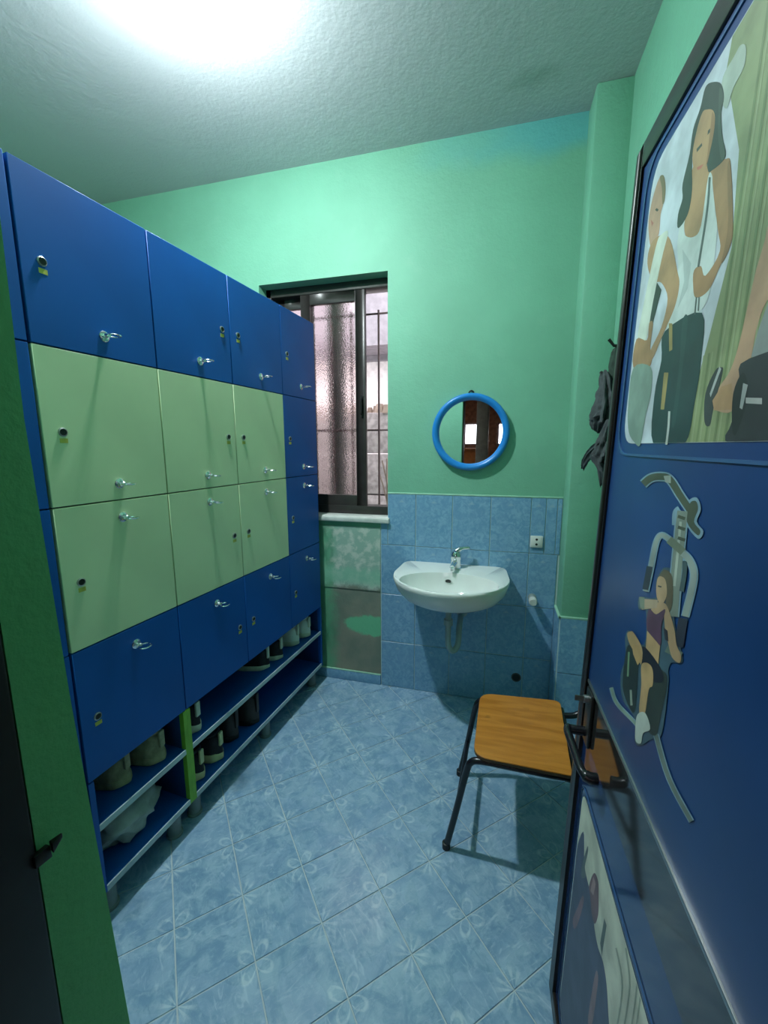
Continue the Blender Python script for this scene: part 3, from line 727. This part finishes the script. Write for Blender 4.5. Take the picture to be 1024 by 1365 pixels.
for y0, y1 in ((-.640, -.625), (-.940, -.945)):
    b = Shift(ch); b.tube(smooth_path([(.96, y0, zt+.0), (1.02, y0, zt+.003), (1.065, lerp(y0,y1,.3), zt+.012), (1.098, lerp(y0,y1,.6), zt+.05), (1.112, y1, zt+.15), (1.135, y1, .74)], 6), TR, 12); up = b.build('back_post', 'tube', ch, smooth=True)
    if y0 > -.7:
        b = Shift(ch); b.tube([(1.0995, lerp(y0,y1,.6), zt+.055), (1.108, lerp(y0,y1,.8), zt+.10), (1.1125, y1, zt+.15)], TR+.0015, 12); b.build('tape_wrap', 'bluetape', up, smooth=True)
b = Shift(ch); q = rounded([(-.955, .60), (-.61, .60), (-.61, .745), (-.955, .745)], .03)
b.rings([[Vector((1.128-.012*(1-((p.x+.78)/.18)**2)*-1, p.x, p.y)) for p in q], [Vector((1.118+.012*(1-((p.x+.78)/.18)**2), p.x, p.y)) for p in q]]); b.build('backrest', 'ply', ch, smooth=True, angle=30)

# ================================================================== HANGING CLOTH
hc = empty('hanging_garment', (1.19, -.45, 1.30)); tag(hc, 'dark grey crumpled garment hanging on the wall behind the door edge', 'garment')
def cloth(name, mat, spine, seed, folds=9, amp=.22):
    """spine: (point, half extent along the wall, half depth)"""
    b = Shift(hc); rs = []; S = 44; n = 8
    P = smooth_path([s[0] for s in spine], n); 
    for i, p in enumerate(P):
        k = min(len(spine)-2, i//n); f = (i-k*n)/n; wy = lerp(spine[k][1], spine[k+1][1], f); wx = lerp(spine[k][2], spine[k+1][2], f)
        ring = []
        for j in range(S):
            a = 2*PI*j/S; v = i*.11
            r = 1+amp*math.sin(folds*a+2.2*math.sin(v*1.3+seed)+v)+amp*.9*noise.noise(Vector((math.cos(a)*2, math.sin(a)*2, v*2.3+seed)))+amp*.5*noise.noise(Vector((math.cos(a)*5, math.sin(a)*5, v*5+seed)))
            ring.append(p+Vector((math.cos(a)*wx*r, math.sin(a)*wy*r, .02*noise.noise(Vector((a, v, seed+5))))))
        rs.append(ring)
    b.rings(rs); return b.build(name, mat, hc, smooth=True, angle=85)
X1 = Vector((1,0,0))
def at(x, y, X): return on_plane(x, y, X1, (X, 0, 0))
cloth('upper_cloth', 'cloth', [(at(806, 497, 1.12), .018, .012), (at(808, 512, 1.12), .045, .02), (at(807, 535, 1.12), .062, .03), (at(803, 555, 1.115), .078, .035), (at(801, 566, 1.115), .075, .03), (at(800, 576, 1.12), .03, .015)], 1)
cloth('lower_cloth', 'cloth', [(at(815, 560, 1.125), .035, .014), (at(809, 585, 1.12), .07, .025), (at(804, 603, 1.115), .115, .03), (at(803, 613, 1.115), .105, .03), (at(807, 628, 1.12), .055, .02), (at(803, 646, 1.12), .008, .006)], 4)
cloth('flap', 'cloth', [(at(800, 590, 1.10), .03, .012), (at(788, 602, 1.095), .04, .015), (at(780, 615, 1.09), .025, .012), (at(777, 624, 1.09), .006, .006)], 9, 7)
cloth('olive_cloth', 'cloth2', [(at(822, 466, 1.15), .03, .010), (at(820, 490, 1.15), .055, .016), (at(820, 520, 1.15), .06, .016), (at(822, 548, 1.15), .02, .01)], 6)
b = Shift(hc); hp = at(822, 468, 1.15); b.tube([(1.2, hp.y, hp.z+.02), (1.14, hp.y, hp.z+.02), (1.12, hp.y, hp.z+.045)], .006, 8); b.build('hook', 'darkmetal', hc, smooth=True)

# ================================================================== DOOR
DA = Vector((.915, -1.272, .008)); DB = Vector((.960, -1.272, 2.002)); DD = Vector((.018, -1, 0)).normalized()
DUP = (DB-DA)/(2.002-.008)
DN = DD.cross(DUP).normalized()
if DN.x > 0: DN = -DN           # towards the room
DW = .70; ZT_ = 2.002
def dp(s, z, off=0): return DA + DUP*(z-.008) + DD*s + DN*off
dr = empty('door_1', dp(DW, .008)); tag(dr, 'open blue door with gym posters', None, None, 'structure')
def dbox(s0, s1, z0, z1, o0, o1):
    return [dp(s0,z0,o1), dp(s1,z0,o1), dp(s1,z0,o0), dp(s0,z0,o0), dp(s0,z1,o1), dp(s1,z1,o1), dp(s1,z1,o0), dp(s0,z1,o0)]
def dbuild(boxes, name, mat, parent=dr, **kw):
    b = Shift(dr)
    for q in boxes: b.hexa(dbox(*q))
    return b.build(name, mat, parent, **kw)
RZ = .935
dbuild([(.0, DW, .008, ZT_, -.034, -.010)], 'leaf_core', 'bronze')
dbuild([(0, .042, .008, ZT_, -.010, .004), (DW-.03, DW, .008, ZT_, -.010, .004), (.042, DW-.03, ZT_-.045, ZT_, -.010, .004), (.042, DW-.03, .008, .05, -.010, .004)], 'rim_profile', 'doorrim', bevel=.003)
dbuild([(.030, DW-.03, RZ, ZT_-.045, -.010, -.001)], 'upper_panel', 'doorblue', bevel=.001)
dbuild([(.046, DW-.03, RZ-.006, RZ+.001, -.006, .0018)], 'panel_bead', 'steel', bevel=.001)
dbuild([(.030, DW-.03, .80, RZ-.006, -.010, -.004)], 'lock_rail', 'railgloss')
dbuild([(.030, DW-.03, .05, .80, -.010, -.004)], 'lower_panel', 'doorgloss')
# hinges
for z in (.3, 1.0, 1.75):
    b = Shift(dr); b.tube([dp(DW+.006, z-.05, -.0), dp(DW+.006, z+.05, -.0)], .008, 10); b.build('hinge', 'darkmetal', dr, smooth=True)
# handle
h = dbuild([(.055, .100, .80, .925, -.004, .004)], 'lock_plate', 'darkmetal', bevel=.003)
b = Shift(dr); b.tube([dp(.076, .826, .004), dp(.076, .826, .034)], .010, 12)
b.tube(smooth_path([dp(.070, .826, .036), dp(.085, .826, .041), dp(.14, .824, .038), dp(.19, .820, .034), dp(.205, .818, .024), dp(.206, .818, .008)], 5), [.0085]*10+[.0085]*8+[.011]*8, 12); b.build('lever', 'tube', h, smooth=True)
b = Shift(dr); b.tube([dp(.078, .905, .004), dp(.078, .905, .014)], .009, 12); b.build('key_cylinder', 'steel', h, smooth=True)
b = Shift(dr); b.hexa(dbox(.0775, .0795, .899, .911, .014, .032)); b.build('key', 'steel', h)
# ---- printed pictures, flat on the leaf
def dsz(px, py, off=0):
    P = on_plane(px, py, DN, dp(0, 1, off)); s = (P-DA).dot(DD)/1.0; return (s, P.z)
FLAT = {}
def flatmat(c):
    key = tuple(round(x, 3) for x in c)
    if key not in FLAT: FLAT[key] = 'print_%d' % len(FLAT); MT[FLAT[key]] = plain(FLAT[key], c, .42, var=.2, vs=16)
    return FLAT[key]
class Print:
    def __init__(s, tr, off): s.tr = tr; s.off = off; s.b = Shift(dr); s.mats = []
    def m(s, c):
        k = flatmat(c)
        if k not in s.mats: s.mats.append(k)
        s.b.m = s.mats.index(k)
    def _sz(s, p): return p if s.tr is None else dsz(*s.tr(*p))
    def poly(s, pts, c, lim=None, sm=True):
        s.m(c); s.off += .00001
        if s.tr is not None and len(pts) >= 6 and sm:
            P = [Vector(p) for p in pts]; n = len(P); out = []
            for i in range(n):
                p0, p1, p2, p3 = P[i-1], P[i], P[(i+1) % n], P[(i+2) % n]
                for k in range(4):
                    u = k/4; out.append(tuple(.5*((2*p1)+(p2-p0)*u+(2*p0-5*p1+4*p2-p3)*u*u+(3*p1-p0-3*p2+p3)*u**3)))
            pts = out
        q = [s._sz(p) for p in pts]
        if lim:
            for pl in ((-1,0,-lim[0]), (1,0,lim[1]), (0,-1,-lim[2]), (0,1,lim[3])):
                q = clip(q, *pl)
                if len(q) < 3: return
        s.b.add([dp(a, z, s.off) for a, z in q], [tuple(range(len(q)))])
    def line(s, pts, w, c, lim=None):
        P = [p.to_2d() for p in smooth_path([(*p, 0) for p in pts], 5)] if len(pts) > 2 else [Vector(p) for p in pts]; L = []; R = []
        for i, p in enumerate(P):
            d = (P[min(i+1, len(P)-1)]-P[max(i-1, 0)]).normalized(); n = Vector((-d.y, d.x)); L.append(p+n*w/2); R.append(p-n*w/2)
        s.poly([tuple(p) for p in L+R[::-1]], c, lim, False)
    def build(s, name, parent): return s.b.build(name, s.mats, parent, recalc=False)
def rrect(s0, s1, z0, z1, r, n=6):
    return [(p.x, p.y) for p in rounded([(s0, z0), (s1, z0), (s1, z1), (s0, z1)], r, n)]
def ring_strip(s0, s1, z0, z1, r, w, off, name):
    a = rrect(s0, s1, z0, z1, r); c = rrect(s0+w, s1-w, z0+w, z1-w, r-w); b = Shift(dr); n = len(a)
    b.rings([[dp(*p, -.002) for p in a], [dp(*p, off) for p in a], [dp(*p, off) for p in c], [dp(*p, -.002) for p in c]], False, False)
    return b.build(name, 'groove', dr, smooth=True, angle=50)
PS0, PS1, PZ0, PZ1 = .100, .625, 1.455, 1.925
ring_strip(PS0-.030, PS1+.030, PZ0-.022, PZ1+.022, .06, .004, .0012, 'moulding')
A = lambda x, y: (800+x/4.268, y/4.268)
pr = Print(None, .0000); pr.poly(rrect(PS0, PS1, PZ0, PZ1, .05), (.55, .62, .66)); po = pr.build('poster', dr)
LIM = (PS0+.001, PS1-.001, PZ0+.0005, PZ1-.001)
SKIN = (.42, .26, .13); SKIN2 = (.36, .21, .10); HAIR = (.035, .05, .04); TANK = (.58, .66, .62); DK = (.018, .05, .05); GOLD = (.33, .26, .09); CORR = (.25, .31, .15); CORR2 = (.17, .23, .10)
pr = Print(None, .00004)
lf = [dsz(*p) for p in [(985, 0), (968, 95), (985, 200), (975, 330), (945, 450), (905, 600)]]
pr.poly([(.8, 2.1), *lf, (.8, 1.2)], CORR, LIM)
for k in range(17):
    s0 = lerp(.285, .615, k/16); zt_ = 2.0 if s0 > .40 else 1.56; pr.poly([(s0, 1.3), (s0+.005, 1.3), (s0+.005, zt_), (s0, zt_)], CORR2, LIM); pr.poly([(s0+.009, 1.3), (s0+.012, 1.3), (s0+.012, zt_), (s0+.009, zt_)], (.31, .37, .20), LIM)
pr.tr = A
pr.poly([(700, 440), (760, 330), (800, 260), (830, 270), (820, 380), (760, 500), (720, 620), (690, 560)], (.40, .48, .40))
pr.build('printed_backdrop', po)
pr = Print(A, .0003)   # figure with long dark hair
pr.poly([(530, 950), (620, 950), (650, 1000), (590, 1290), (535, 1360), (485, 1340), (485, 1200)], SKIN)
pr.poly([(485, 1230), (478, 1330), (530, 1350), (575, 1285), (615, 1010), (640, 1010), (655, 1200), (668, 1300), (640, 1560), (590, 1750), (415, 1870), (380, 1870), (430, 1650), (445, 1500), (440, 1400), (455, 1290)], TANK)
pr.poly([(640, 975), (720, 905), (745, 950), (757, 1290), (735, 1420), (690, 1500), (620, 1650), (545, 1695), (530, 1620), (535, 1540), (575, 1515), (600, 1570), (682, 1430), (668, 1290)], SKIN2)
pr.poly([(370, 1885), (580, 1780), (575, 2050), (540, 2280), (480, 2530), (305, 2530), (310, 2250), (350, 2050)], DK, LIM)
pr.poly([(365, 2120), (390, 2120), (365, 2330), (345, 2330)], GOLD); pr.poly([(392, 1840), (412, 1840), (412, 1990), (394, 2000)], GOLD)
pr.poly([(470, 1830), (500, 1815), (470, 2100), (430, 2400), (410, 2400), (450, 2100)], (.03, .075, .07)); pr.poly([(725, 960), (745, 950), (757, 1290), (735, 1420), (690, 1500), (715, 1380), (730, 1250)], (.26, .15, .07)); pr.poly([(470, 1420), (520, 1500), (500, 1640), (440, 1760), (480, 1600)], (.44, .52, .49)); pr.line([(395, 2340), (390, 2430), (378, 2530)], 12, (.5, .55, .5))
pr.poly([(600, 500), (640, 470), (690, 480), (706, 560), (682, 640), (690, 760), (715, 890), (640, 970), (612, 960), (600, 760), (590, 640), (560, 760), (525, 900), (525, 1080), (500, 1220), (445, 1300), (445, 1220), (470, 1130), (470, 1050), (510, 880), (530, 740), (570, 620)], HAIR)
pr.poly([(582, 645), (610, 625), (645, 632), (655, 690), (640, 800), (600, 960), (565, 995), (535, 965), (527, 880), (550, 750)], SKIN)
pr.poly([(615, 745), (640, 720), (635, 745), (612, 770)], HAIR); pr.poly([(550, 850), (580, 815), (582, 830), (552, 868)], HAIR)
pr.poly([(550, 955), (590, 935), (575, 960), (556, 970)], (.45, .14, .10))
pr.line([(625, 1010), (610, 1200), (560, 1520)], 12, (.10, .13, .12)); pr.line([(550, 1690), (540, 1790)], 8, (.10, .13, .12)); pr.line([(565, 1690), (560, 1770)], 8, (.10, .13, .12))
pr.poly([(682, 500), (706, 560), (690, 640), (695, 760), (712, 880), (690, 910), (672, 760), (675, 620)], (.06, .085, .065)); pr.poly([(640, 640), (655, 690), (640, 800), (605, 950), (618, 830), (630, 720)], (.30, .17, .08))
pr.build('printed_figure', po)
pr = Print(A, .0003)   # figure with towel
pr.poly([(335, 1020), (362, 1005), (370, 1060), (362, 1150), (345, 1220), (335, 1330), (300, 1400), (284, 1390), (276, 1260), (300, 1130)], (.48, .30, .20))
pr.poly([(340, 1010), (362, 1000), (373, 1060), (368, 1140), (355, 1160), (352, 1070)], (.22, .17, .09))
pr.line([(318, 1190), (330, 1200)], 14, HAIR); pr.poly([(290, 1250), (305, 1270), (295, 1290)], (.4, .13, .1))
pr.poly([(290, 1390), (345, 1340), (400, 1365), (440, 1540), (452, 1620), (425, 1750), (360, 1900), (300, 2040), (285, 2000), (350, 1860), (385, 1700), (350, 1610), (300, 1600), (270, 1500)], SKIN)
pr.poly([(320, 1600), (350, 1650), (300, 1845), (270, 1830)], HAIR)
pr.poly([(345, 1340), (388, 1320), (350, 1480), (300, 1730), (262, 1935), (213, 1935), (245, 1750), (290, 1530), (325, 1380)], (.60, .66, .56))
pr.poly([(208, 1930), (268, 1935), (280, 1840), (302, 1840), (286, 1980), (300, 2000), (280, 2090), (190, 2090)], SKIN2)
pr.poly([(190, 2095), (290, 2090), (292, 2230), (262, 2360), (230, 2528), (200, 2520), (165, 2460), (160, 2330)], (.22, .32, .26))
pr.build('printed_figure', po)
pr = Print(A, .0003)   # lifting arm with dumbbell
pr.poly([(1000, 1600), (1400, 1300), (1400, 2100), (860, 2030), (900, 1880)], (.26, .30, .28), LIM)
pr.poly([(1000, 1230), (956, 1280), (940, 1360), (890, 1530), (850, 1700), (790, 1960), (740, 2110), (680, 2200), (635, 2290), (650, 2330), (750, 2340), (800, 2180), (860, 2030), (900, 1840), (1000, 1650), (1400, 1300), (1400, 1100)], (.45, .29, .18), LIM)
pr.poly([(850, 2040), (1400, 1950), (1400, 2560), (760, 2530), (750, 2400), (790, 2180)], (.03, .035, .04), LIM)
pr.poly([(690, 2090), (697, 2120), (645, 2330), (625, 2420), (595, 2400), (600, 2240), (655, 2110)], (.04, .05, .05))
pr.poly([(680, 2085), (690, 2100), (630, 2260), (625, 2240)], (.40, .44, .42))
pr.poly([(640, 2280), (690, 2200), (750, 2180), (760, 2330), (650, 2335)], SKIN)
pr.poly([(810, 2120), (840, 2180), (835, 2290), (775, 2470), (752, 2430), (758, 2240)], (.015, .02, .02))
pr.poly([(830, 2262), (922, 2265), (922, 2300), (830, 2295)], (.45, .47, .44)); pr.poly([(815, 2180), (842, 2190), (810, 2330), (795, 2320)], (.38, .42, .40))
pr.build('printed_figure', po)
# ---- cut-out sticker of a figure on a gym machine
D4 = lambda x, y: (780+x/4.197, 600+y/4.197); E5 = lambda x, y: ((720+x/3.368-780)*4.197, (860+y/3.368-600)*4.197)
HALO = (.20, .33, .40); STEEL = (.20, .25, .20); OLV = (.07, .09, .055)
pr = Print(D4, .0)
over = [(325, 190), (370, 155), (430, 148), (475, 165), (530, 250), (590, 340)]; colm = [(545, 340), (515, 640), (490, 930)]; lh = [(480, 505), (430, 475), (398, 515), (370, 650), (340, 790)]; rh = [(540, 570), (590, 625), (608, 720), (560, 930)]
foot = [E5(*p) for p in [(520, 400), (580, 600), (680, 790)]]; peg = [E5(*p) for p in [(320, 190), (345, 260), (420, 340), (450, 380)]]
body = [(420, 680), (450, 655), (495, 700), (500, 960), (540, 1130), (540, 1190), (480, 1190), (460, 1259)] + [E5(*p) for p in [(575, 120), (575, 190), (545, 400), (500, 420), (450, 450), (425, 430), (425, 330), (370, 240), (362, 130), (385, 60)]] + [(225, 1100), (225, 1040), (250, 1008), (330, 1090), (340, 900), (300, 890), (305, 820), (395, 825), (395, 740)]
pr.poly(body, (.05, .10, .13))
for l, w in ((over, 54), (colm, 74), (lh, 38), (rh, 48), (foot, 32), (peg, 24)): pr.line(l, w, HALO)
pr.line([(505, 420), (510, 350), (530, 330)], 40, HALO); pr.poly([(575, 290), (625, 265), (648, 330), (625, 400), (662, 455), (630, 495), (560, 400)], HALO)
st = pr.build('sticker', dr)
pr = Print(D4, .0002)
pr.line(over, 38, OLV); pr.poly([(585, 300), (620, 285), (632, 330), (610, 400), (645, 450), (628, 475), (570, 400)], OLV); pr.poly([(440, 145), (480, 140), (480, 185), (450, 180)], (.36, .42, .36))
pr.line(colm, 58, STEEL); pr.line([(535, 400), (512, 640), (500, 760)], 14, (.40, .46, .38)); pr.line([(560, 620), (555, 700), (540, 790)], 26, (.05, .09, .09))
for y in (370, 430, 490, 560): pr.line([(520, y), (560, y+14)], 18, OLV)
pr.line(lh, 24, (.27, .33, .29)); pr.line(rh, 34, (.27, .33, .29)); pr.line([(470, 500), (550, 570)], 44, (.16, .20, .13))
pr.line([(363, 650), (338, 780)], 34, (.02, .03, .04)); pr.line([(550, 940), (525, 1100)], 52, (.02, .025, .045)); pr.line([(455, 1110), (540, 1150)], 40, (.12, .17, .13))
pr.line(foot, 22, (.13, .18, .15)); pr.line(peg, 14, (.22, .32, .24))
pr.poly([E5(*p) for p in [(500, 110), (560, 120), (570, 180), (540, 330), (520, 405), (480, 370), (480, 250)]], (.03, .045, .035))
pr.poly([E5(*p) for p in [(395, 0), (440, 60), (440, 130), (425, 300), (385, 240), (372, 160)]], (.02, .035, .03))
pr.line([E5(400, 30), E5(395, 140)], 10, (.16, .28, .16)); pr.line([E5(408, 200), E5(412, 270)], 12, (.30, .38, .30))
mc = pr.build('printed_machine', st)
pr = Print(D4, .0006)
pr.poly([(425, 690), (450, 668), (488, 705), (492, 830), (478, 900), (455, 890), (452, 780), (418, 715)], (.12, .10, .05))
pr.poly([(412, 710), (450, 722), (460, 800), (440, 855), (412, 845), (400, 785)], (.46, .32, .17)); pr.line([(410, 760), (430, 765)], 8, HAIR)
pr.poly([(372, 890), (412, 850), (450, 858), (472, 900), (502, 1000), (515, 1090), (540, 1150), (530, 1190), (490, 1160), (470, 1090), (450, 1000), (440, 910), (400, 925)], (.44, .30, .16))
pr.poly([(306, 830), (410, 838), (405, 882), (320, 892)], (.40, .31, .20)); pr.poly([(305, 820), (335, 825), (335, 890), (312, 885)], (.18, .22, .16))
pr.poly([(358, 890), (400, 918), (452, 890), (430, 980), (422, 1095), (350, 1010)], (.09, .04, .075))
pr.poly([(350, 1010), (422, 1095), (412, 1200), (342, 1112)], (.44, .30, .14)); pr.poly([(318, 1110), (345, 1108), (420, 1210), (440, 1290), (380, 1290), (318, 1200)], (.012, .012, .02))
pr.poly([(238, 1030), (255, 1015), (275, 1022), (322, 1110), (316, 1200), (300, 1160), (255, 1090)], (.46, .31, .14))
pr.poly([E5(*p) for p in [(415, 0), (450, 0), (462, 60), (440, 90), (420, 40)]], (.44, .29, .12))
pr.poly([E5(*p) for p in [(457, 90), (485, 80), (508, 110), (508, 180), (490, 200), (472, 310), (447, 300), (457, 180)]], (.46, .31, .14))
pr.poly([E5(*p) for p in [(440, 310), (475, 305), (497, 375), (465, 395), (455, 440), (432, 430), (430, 370)]], (.50, .58, .50))
pr.poly([(440, 990), (465, 1010), (470, 1070), (450, 1060)], (.02, .02, .03))
pr.build('printed_figure', st)
# ---- lower poster
LS0, LS1, LZ0, LZ1 = .085, .60, .08, .688
ring_strip(LS0-.016, LS1+.016, LZ0-.016, LZ1+.018, .05, .003, -.0030, 'moulding')
pr = Print(None, -.0035); pr.poly(rrect(LS0, LS1, LZ0, LZ1, .035), (.50, .54, .42)); p2 = pr.build('poster', dr)
Q = lambda x, y: (700+x/3.16, 1060+y/3.16)
LIM2 = (LS0+.003, LS1-.003, LZ0+.003, LZ1-.003)
pr = Print(Q, -.0034)
pr.poly([(238, 150), (243, 290), (262, 385), (272, 430), (285, 560), (300, 640), (320, 700), (335, 800), (345, 964), (360, 1100), (0, 1100), (100, 700), (190, 300)], (.055, .07, .12), LIM2)
pr.poly([(255, 215), (258, 235), (245, 300), (250, 340), (232, 345), (232, 300)], (.10, .13, .13), LIM2)
pr.poly([(283, 325), (300, 360), (302, 420), (300, 500), (285, 540), (272, 490), (268, 430), (262, 380)], (.14, .08, .09), LIM2)
pr.poly([(280, 340), (290, 370), (280, 420), (268, 400)], (.30, .20, .19), LIM2)
pr.poly([(235, 420), (240, 450), (215, 540), (200, 560), (195, 520), (215, 470)], (.17, .10, .12), LIM2)
pr.poly([(325, 515), (335, 545), (320, 640), (315, 680), (308, 620)], (.10, .14, .12), LIM2)
pr.poly([(290, 740), (300, 770), (290, 860), (275, 960), (258, 960), (265, 880)], (.20, .13, .14), LIM2)
for x in (375, 405, 435, 455): pr.line([(x-2, 1000), (x+25, 800), (x+20-(435-x)*.35, 640)], 7, (.25, .30, .22), LIM2)
pr.build('printed_scene', p2)

# ================================================================== LAMP
lp = empty('pendant_bulb', (BULB.x, BULB.y, ZC)); tag(lp, 'lit bare bulb hanging on a short cord from the ceiling', 'lamp')
b = Shift(lp); b.lathe([(.04, ZC), (.038, ZC-.018), (.012, ZC-.026)], 20, (BULB.x, BULB.y, 0)); b.build('ceiling_rose', 'plastic', lp, smooth=True)
b = Shift(lp); b.tube([(BULB.x, BULB.y, ZC-.02), (BULB.x, BULB.y, BULB.z+.10)], .004, 8); b.build('cord', 'plastic', lp, smooth=True)
b = Shift(lp); b.lathe([(.017, BULB.z+.115), (.019, BULB.z+.105), (.019, BULB.z+.068), (.015, BULB.z+.062)], 18, (BULB.x, BULB.y, 0)); b.build('lamp_holder', 'plastic', lp, smooth=True)
b = Shift(lp); b.lathe([(.013, BULB.z+.066), (.020, BULB.z+.056), (.041, BULB.z+.014), (.042, BULB.z+.003), (.030, BULB.z+.002)], 24, (BULB.x, BULB.y, 0)); b.build('bulb_base', 'plastic', lp, smooth=True)
b = Shift(lp); b.lathe([(.034, BULB.z+.004), (.040, BULB.z+.002), (.040, BULB.z-.010), (.032, BULB.z-.022), (.020, BULB.z-.031), (.006, BULB.z-.034)], 24, (BULB.x, BULB.y, 0)); b.build('bulb_dome', 'bulb', lp, smooth=True)
